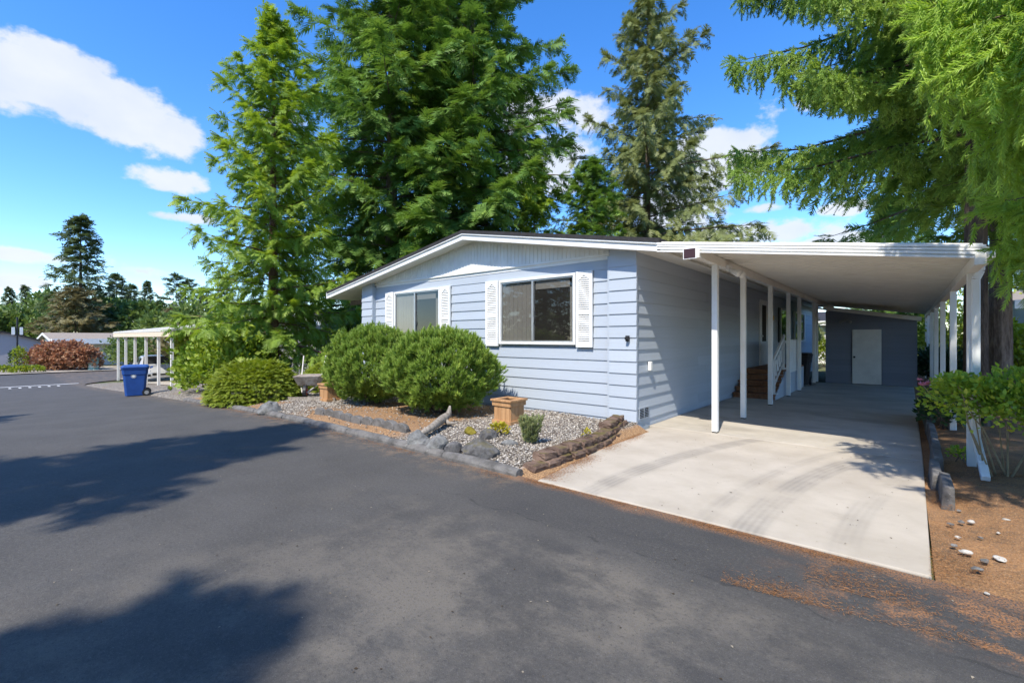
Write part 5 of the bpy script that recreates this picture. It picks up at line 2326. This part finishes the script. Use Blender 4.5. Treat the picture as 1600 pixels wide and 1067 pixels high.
# distant broadleaf trees
for k, (px, top, dp, w) in enumerate(((20, 478, 66, 5.0), (60, 470, 70, 4.5), (95, 486, 66, 4.2), (150, 478, 68, 4.2), (185, 468, 70, 5), (222, 472, 68, 5), (255, 492, 60, 4),
                                      (305, 478, 58, 4.5), (-40, 475, 62, 5), (345, 488, 52, 4), (75, 455, 84, 3.5))):
    x, y = at_depth(px, dp)
    z = gzf(x)
    h = CAM_H + (HORIZON - top) / FPX * dp - z
    rr = random.Random(k)
    lob = [(rr.uniform(-.45, .45) * w, rr.uniform(-.45, .45) * w, h * rr.uniform(.3, .8), w * rr.uniform(.38, .55), w * rr.uniform(.38, .55), h * rr.uniform(.2, .28)) for _ in range(6)]
    lob.append((0, 0, h * .76, w * .4, w * .4, h * .24))
    names = ['leftmost', 'second from left', 'third from left', 'fourth from left', 'fifth from left', 'sixth from left', 'seventh from left', 'eighth from left', 'outside-left', 'rightmost', 'tallest thin']
    t = shrub('broadleaf_tree', x, y, names[k] + ' rounded green tree in the far tree line', lob, 1500, .62, DECI, 320 + k, cat='tree', group='far broadleaf trees', stems=2)
# shrubs around the neighbours' carport
for k, (px, dp, w, h, m, lb) in enumerate(((205, 42, 2.6, 3.0, DECI, 'green leafy shrub seen between the white carport posts'), (232, 40, 2.0, 2.6, DECI, 'round green shrub behind the parked silver car'),
                                           (285, 33, 2.4, 3.4, DISTB, 'bronze-green shrub behind the white carport'), (312, 27, 2.0, 3.0, RHO, 'tall light green shrub between carport and rhododendron'))):
    x, y = at_depth(px, dp)
    shrub('garden_shrub', x, y, lb, [(0, 0, h * .5, w * .7, w * .7, h * .5), (w * .5, .2, h * .35, w * .6, w * .6, h * .35), (-w * .5, .2, h * .35, w * .6, w * .6, h * .4)], 1800, .3, m, 340 + k)
# small far shrubs by the grey home
for k, (px, dp, w, h, m, lb) in enumerate(((23, 36.6, .35, 1.7, DARKL, 'small dark conical shrub before the grey gabled home'), (31, 36.3, .45, 1.9, BRT, 'small bright conical shrub before the grey gabled home'),
                                           (6, 34.5, .5, .5, BRT, 'low yellow-green plant at the far left edge'), (31, 34.5, .5, .5, BRT, 'low yellow plant below the utility pole'), (53, 35, .6, .5, BRT, 'low yellow plant left of the red maple'))):
    x, y = at_depth(px, dp)
    shrub('small_shrub', x, y, lb, [(0, 0, h * .5, w, w, h * .5)], 420, .16, m, 350 + k, stems=3)
# sunlit shrubs behind the carport on the right
for k, (X, Y, w, h, m, lb) in enumerate(((1.4, 24.5, 1.5, 2.6, BRT, 'sunlit yellow-green shrub behind the outer carport posts'), (2.3, 27.5, 1.8, 3.6, BRT, 'tall bright shrub farther behind the outer carport posts'),
                                         (2.6, 19.5, .9, 1.9, BRT, 'bright shrub between the spruce trunks'), (3.2, 16.5, .8, 1.4, ROSE, 'green shrub right of the thick spruce trunk'),
                                         (.9, 21.5, .7, 1.2, DARKL, 'low dark shrub at the back corner of the shed'), (-3.2, 31, 1.3, 1.5, BRT, 'low bright shrub beyond the gap beside the shed'))):
    shrub('garden_shrub', X, Y, lb, [(0, 0, h * .5, w, w, h * .5), (w * .6, .2, h * .4, w * .7, w * .7, h * .4), (-w * .4, -.2, h * .35, w * .7, w * .7, h * .35)], 2600, .15, m, 360 + k, z=0)

# rose bush at the right of the driveway
shrub('rose_bush', .93, 7.35, 'leafy yellow-green rose bush in front of the first outer carport post', [
    (0, 0, .78, .52, .5, .38), (.45, -.25, .72, .5, .45, .36), (-.38, .25, .80, .40, .4, .28), (.75, .2, .85, .5, .5, .36), (.35, .45, .95, .45, .4, .3), (-.48, -.02, .98, .20, .20, .14), (.5, -.45, .45, .36, .34, .26)],
    7800, .062, ROSE, 401, z=.02, stems=3, stem_mat=mat_plain('rose_cane', (.30, .24, .14), .7, .2, 12), shell=.6)
rx, ry = at_depth(1442, 5.75)
t = thing('rose_bloom', (rx, ry, .97), 'pink rose bloom at the left tip of the rose bush', 'flower')
pink = mat_plain('pink_petals', (.75, .26, .34), .6, .15, 30)
for j, (ox, oy, oz, r) in enumerate(((0, 0, 0, .05), (.07, .06, .02, .042), (-.03, .04, .06, .03))):
    mb = MB()
    for i in range(9):
        a = i * 2.4
        q = r * (.45 + .07 * i)
        c, s = math.cos(a), math.sin(a)
        e = .45 + .06 * i
        p0 = Vector((ox + c * q * .2, oy + s * q * .2, oz))
        tipv = Vector((ox + c * q * 1.3, oy + s * q * 1.3, oz + r * (1.2 - i * .11)))
        sd = Vector((-s, c, 0)) * q * .7
        mid = (p0 + tipv) / 2 + Vector((c, s, 0)) * q * .3
        mb.poly([p0, mid + sd, tipv, mid - sd], [(0, 1, 2, 3)])
    mb.build('petals', pink, t, world=False)
mb = MB()
mb.tube([(0, 0, 0), (.08, .02, -.12), (.25, .05, -.25)], .006, 5)
mb.build('stem', mat_plain('rose_cane', (.3, .24, .14)), t, world=False)
# dark ground shrub inside the edging
shrub('fern', .50, 10.9, 'low dark green shrub inside the edging beside the carport', [(0, 0, .3, .32, .6, .34), (.2, .6, .25, .35, .5, .3)], 1500, .10, DARKL, 402, z=.02)
x, y = on_ground(1498, 722)
shrub('seedling', x, y, 'tiny green seedling in the needles beside the downspout', [(0, 0, .08, .10, .10, .07)], 60, .06, ROSE, 403, z=.02, stems=2)

# --- the two rounded mugo pines
def mugo(x, y, rx, ry, h, n, seed, label):
    rng = np.random.default_rng(seed)
    z = bz(x, y) - .02
    t = thing('mugo_pine', (x, y, z), label, 'shrub', 'mugo pines in the gravel bed')
    P, D, S, A = [], [], [], []
    m = int(n * 1.25)
    d = norm(rng.normal(0, 1, (m, 3)))
    d[:, 2] = np.where(rng.uniform(0, 1, m) < .36, -np.abs(d[:, 2]) * .8, np.abs(d[:, 2]))
    d = norm(d)
    az = np.arctan2(d[:, 1], d[:, 0])
    el = d[:, 2]
    bump = 1 + .10 * np.sin(az * 4 + seed) * np.cos(el * 5) + .09 * np.sin(az * 9 + el * 8 + seed) * np.sin(el * 9 + 1) + .06 * np.sin(az * 17 - el * 13)
    lay = np.where(rng.uniform(0, 1, m) < .7, rng.uniform(.93, 1.03, m), rng.uniform(.68, .93, m))
    low = np.clip(1.06 + np.minimum(d[:, 2], 0) * .45, .3, 1)
    p = d * np.array([rx, ry, h * .56]) * (bump * lay * low)[:, None]
    p[:, 2] += h * .44
    gap = np.sin(az * 6.3 + el * 5 + seed) * np.sin(az * 3.7 - el * 9 + 1)
    k = (p[:, 2] > .03) & ~((gap > .52) & (lay > .9))
    p, d, lay = p[k], d[k], lay[k]
    dd = d * .75 + np.array([0, 0, .75]) + rng.normal(0, .2, d.shape)
    sc = rng.uniform(.075, .16, len(p))
    var = np.clip(.44 + rng.normal(0, .17, len(p)) + .15 * (lay > 1.0), 0, 1)
    V, F, A = emit(TU, p, dd, rng.normal(0, 1, p.shape), sc, var, rng)
    fast_mesh('foliage', V, F, MUGO, t, A, world=False)
    mb = MB()
    for i in range(22):
        a = i * 2.4
        e = norm(rng.normal(0, 1, 3))
        e[2] = abs(e[2]) * .8
        e = e * np.array([rx, ry, h * .55]) * .86 + np.array([0, 0, h * .38])
        mb.tube([(.12 * math.cos(a), .12 * math.sin(a), -.05), (e[0] * .45, e[1] * .45, e[2] * .35), tuple(e)], [.035, .025, .008], 5, cap=False)
    mb.build('stems', BARKD, t, world=False)


mugo(-6.95, 6.0, 1.08, 1.0, 1.56, 6600, 501, 'larger rounded mugo pine in front, right of its twin')
mugo(-9.2, 5.95, 1.05, .95, 1.68, 6400, 502, 'second rounded mugo pine, behind and left of the larger one')

# --- low mounded nest spruce by the kerb
def mound(x, y, rx, ry, h, n, seed, label):
    rng = np.random.default_rng(seed)
    z = bz(x, y) - .02
    t = thing('mounded_spruce', (x, y, z), label, 'shrub')
    d = norm(rng.normal(0, 1, (n, 3)))
    d[:, 2] = np.abs(d[:, 2])
    lay = np.floor(d[:, 2] * 9) / 9
    sc = rng.uniform(.10, .19, n)
    r = rng.uniform(.86, 1.04, n)
    p = np.stack([d[:, 0] * rx * r, d[:, 1] * ry * r, (lay * .6 + d[:, 2] * .4) * h * (r * .5 + .5)], 1)
    p[:, 2] *= 1 + .1 * np.sin(p[:, 0] * 4) * np.sin(p[:, 1] * 3)
    dd = d * np.array([1, 1, .25]) + rng.normal(0, .3, d.shape) + np.array([0, 0, .05])
    var = np.clip(.5 + rng.normal(0, .18, n), 0, 1)
    V, F, A = emit(FRC, p, dd, np.tile([0, 0, 1.0], (n, 1)) + rng.normal(0, .25, d.shape), sc, var, rng)
    fast_mesh('foliage', V, F, MOUND, t, A, world=False)
    mb = MB()
    for i in range(24):
        a = i * 2.4
        mb.tube([(.1 * math.cos(a), .1 * math.sin(a), -.05), (rx * .5 * math.cos(a), ry * .5 * math.sin(a), h * .45), (rx * .85 * math.cos(a), ry * .85 * math.sin(a), h * .3)], [.025, .018, .006], 5, cap=False)
    mb.build('stems', BARKD, t, world=False)


x, y = at_depth(392, 12.1)
mound(x, y + .1, 1.32, 1.0, 1.0, 6500, 511, 'low bright green mounded spruce by the kerb')
x, y = at_depth(512, 13.9)
mound(x - .2, y + .3, 1.4, .9, .85, 2600, 512, 'spreading green juniper behind the wheelbarrow')

# small grey-green plant and yellow sedum in the gravel
x, y = on_ground(829, 705)
rng = np.random.default_rng(521)
t = thing('lavender_plant', (x, y, bz(x, y) - .01), 'upright grey-green bushy plant at the retaining wall corner', 'plant')
n = 420
a = rng.uniform(0, 6.28, n)
r = .15 * np.sqrt(rng.uniform(0, 1, n))
hh = rng.uniform(.02, .36, n)
p = np.stack([np.cos(a) * r * (.5 + hh * 1.7), np.sin(a) * r * (.5 + hh * 1.7), hh], 1)
dd = np.stack([np.cos(a) * .45, np.sin(a) * .45, np.ones(n)], 1) + rng.normal(0, .25, (n, 3))
V, F, A = emit(TU, p, dd, rng.normal(0, 1, (n, 3)), rng.uniform(.05, .08, n), np.clip(.5 + rng.normal(0, .2, n), 0, 1), rng)
fast_mesh('foliage', V, F, mat_leaf('grey_green', (.15, .18, .07), (.29, .33, .14), (.46, .48, .24), .25), t, A, world=False)
mb = MB()
for i in range(10):
    q = i * .63
    mb.tube([(.03 * math.cos(q), .03 * math.sin(q), 0), (.1 * math.cos(q), .1 * math.sin(q), .26)], [.006, .003], 5)
mb.build('stems', WOODG, t, world=False)
yel = mat_leaf('yellow_sedum', (.22, .20, .02), (.42, .37, .03), (.62, .54, .06), .3)
x, y = on_ground(780, 692)
shrub('sedum_plant', x, y, 'small yellow sedum clump beside the small dark rock', [(0, 0, .07, .13, .12, .09)], 320, .045, yel, 522, z=bz(x, y), stems=3, cat='plant')
x, y = on_ground(931, 682)
shrub('sedum_plant', -3.4, 5.6, 'tiny yellow weed growing from the retaining wall', [(0, 0, .04, .05, .05, .05)], 60, .035, yel, 523, z=.19, stems=2, cat='plant')

# ================================================================== GRAVEL, NEEDLES, DEBRIS
def pebbles():
    rng = np.random.default_rng(601)
    n = 26000
    x = rng.uniform(-13.6, -3.45, n)
    y = rng.uniform(4.2, 7.35, n)
    dens = np.ones(n)
    wob = .35 * np.sin(x * 2.3) + .2 * np.sin(y * 5 + x)
    inner = (x + wob > -9.3) & (x + wob < -6.0)
    dens[inner] = .10
    dens[(x < -10.9) & (y < 4.9)] = .12
    k = rng.uniform(0, 1, n) < dens
    x, y = x[k], y[k]
    n = len(x)
    T = np.array([(1, 0, 0), (0, 1, 0), (-1, 0, 0), (0, -1, 0), (0, 0, .8), (0, 0, -.5)], float)
    TF = np.array([(0, 1, 4), (1, 2, 4), (2, 3, 4), (3, 0, 4), (1, 0, 5), (2, 1, 5), (3, 2, 5), (0, 3, 5)])
    pos = np.stack([x, y, bed_z(x, y) + .006], 1)
    d = norm(np.stack([rng.normal(0, 1, n), rng.normal(0, 1, n), rng.normal(0, .3, n)], 1))
    s = rng.uniform(.009, .022, n)
    sc = np.stack([s * rng.uniform(.9, 1.5, n), s, s * rng.uniform(.6, 1, n)], 1)
    V, F, A = stamp(T, TF, pos, d, np.tile([0, 0, 1.0], (n, 1)) + rng.normal(0, .4, (n, 3)), sc, rng.uniform(0, 1, n))
    t = NT('gravel_chip')
    at = t.n('ShaderNodeAttribute', attribute_name='var')
    c = t.mix(t.ramp(at.outputs['Fac'], 0, .7), (.13, .105, .085), (.38, .335, .28))
    c = t.mix(t.ramp(at.outputs['Fac'], .7, 1), c, (.60, .56, .50))
    t.bsdf(c, .9, 0, .2)
    o = fast_mesh('gravel', V, F, t.m, None, A)
    tag(o, 'pale crushed gravel covering the garden bed', 'gravel', kind='stuff')


pebbles()


def needles():
    rng = np.random.default_rng(611)
    X, Y, Z = [], [], []

    def line(n, x0, y0, x1, y1, w, z=None):
        t = rng.uniform(0, 1, n)
        o = np.abs(rng.normal(0, w, n)) if w > 0 else -np.abs(rng.normal(0, -w, n))
        dx, dy = x1 - x0, y1 - y0
        l = math.hypot(dx, dy)
        x = x0 + dx * t - dy / l * o
        y = y0 + dy * t + dx / l * o
        # drifts, not an even ribbon
        k = rng.uniform(0, 1, n) < .45 + .55 * np.sin(t * l * 2.1 + 1) * np.sin(t * l * 5.3)
        X.append(x[k])
        Y.append(y[k])
        Z.append(np.full(k.sum(), .004 if z is None else z) + gz(x[k]))
    line(9500, -3.3, 3.93, -14, 3.93, .09)               # road side of the kerb
    line(12000, -3.36, 7.0, -3.05, 4.05, .10, .016)       # left edge of the drive
    line(7000, -3.2, 3.99, .3, 3.99, -.05, .006)         # seam at the drive's foot
    line(6000, .12, 4.0, .2, 6.4, -.16, .02)             # right edge of the drive
    line(4500, -.5, 3.45, 1.1, 3.6, .22, .004)
    line(2500, -.9, 3.1, .4, 3.3, .10, .004)
    n = 16000                                             # right bed
    x = rng.uniform(.25, 2.6, n)
    y = rng.uniform(4.0, 7.6, n)
    X.append(x)
    Y.append(y)
    Z.append(np.full(n, .045))
    n = 6000                                              # under the pines
    x = rng.uniform(-9.4, -5.7, n)
    y = rng.uniform(4.25, 5.6, n)
    X.append(x)
    Y.append(y)
    Z.append(bed_z(x, y) + .006)
    x, y, z = map(np.concatenate, (X, Y, Z))
    n = len(x)
    a = rng.uniform(0, 6.28, n)
    d = np.stack([np.cos(a), np.sin(a), rng.normal(.05, .12, n)], 1)
    T = np.array([(-.5, -.03, 0), (-.5, .03, 0), (.5, 0, .02), (0, 0, .05)], float)
    TF = np.array([(0, 1, 2), (0, 2, 3)])
    sc = np.stack([rng.uniform(.012, .035, n), np.full(n, .035), np.full(n, .02)], 1)
    V, F, A = stamp(T, TF, np.stack([x, y, z + rng.uniform(0, .008, n)], 1), d, np.tile([0, 0, 1.0], (n, 1)), sc, rng.uniform(0, 1, n))
    t = NT('dry_needles')
    at = t.n('ShaderNodeAttribute', attribute_name='var')
    c = t.mix(at.outputs['Fac'], (.20, .085, .035), (.50, .25, .10))
    t.bsdf(c, .9, 0, .15)
    o = fast_mesh('needle_litter', V, F, t.m, None, A)
    tag(o, 'dry orange pine needles drifted along kerb and driveway edges', 'needles', kind='stuff')


needles()


def crumbs():
    """bits of grit and leaf on the asphalt and concrete"""
    rng = np.random.default_rng(621)
    n = 240
    x = np.concatenate([rng.uniform(-8, .5, n), rng.uniform(-3, .1, 160)])
    y = np.concatenate([rng.uniform(.3, 3.9, n), rng.uniform(4.1, 8.5, 160)])
    z = np.concatenate([gz(x[:n]) + .004, np.full(160, .016)])
    m = len(x)
    a = rng.uniform(0, 6.28, m)
    d = np.stack([np.cos(a), np.sin(a), rng.normal(0, .1, m)], 1)
    T, TF, TA = t_leaf(.3, .1)
    sc = rng.uniform(.006, .024, m) ** 1.0
    V, F, A = stamp(T, TF, np.stack([x, y, z], 1), d, np.tile([0, 0, 1.0], (m, 1)), sc, rng.uniform(0, 1, m))
    t = NT('debris')
    at = t.n('ShaderNodeAttribute', attribute_name='var')
    c = t.mix(t.ramp(at.outputs['Fac'], .3, .8), (.06, .045, .03), (.30, .26, .20))
    t.bsdf(c, .9, 0, .15)
    o = fast_mesh('leaf_debris', V, F, t.m, None, A)
    tag(o, 'scattered leaf crumbs and grit on the pavement', 'debris', kind='stuff')


crumbs()
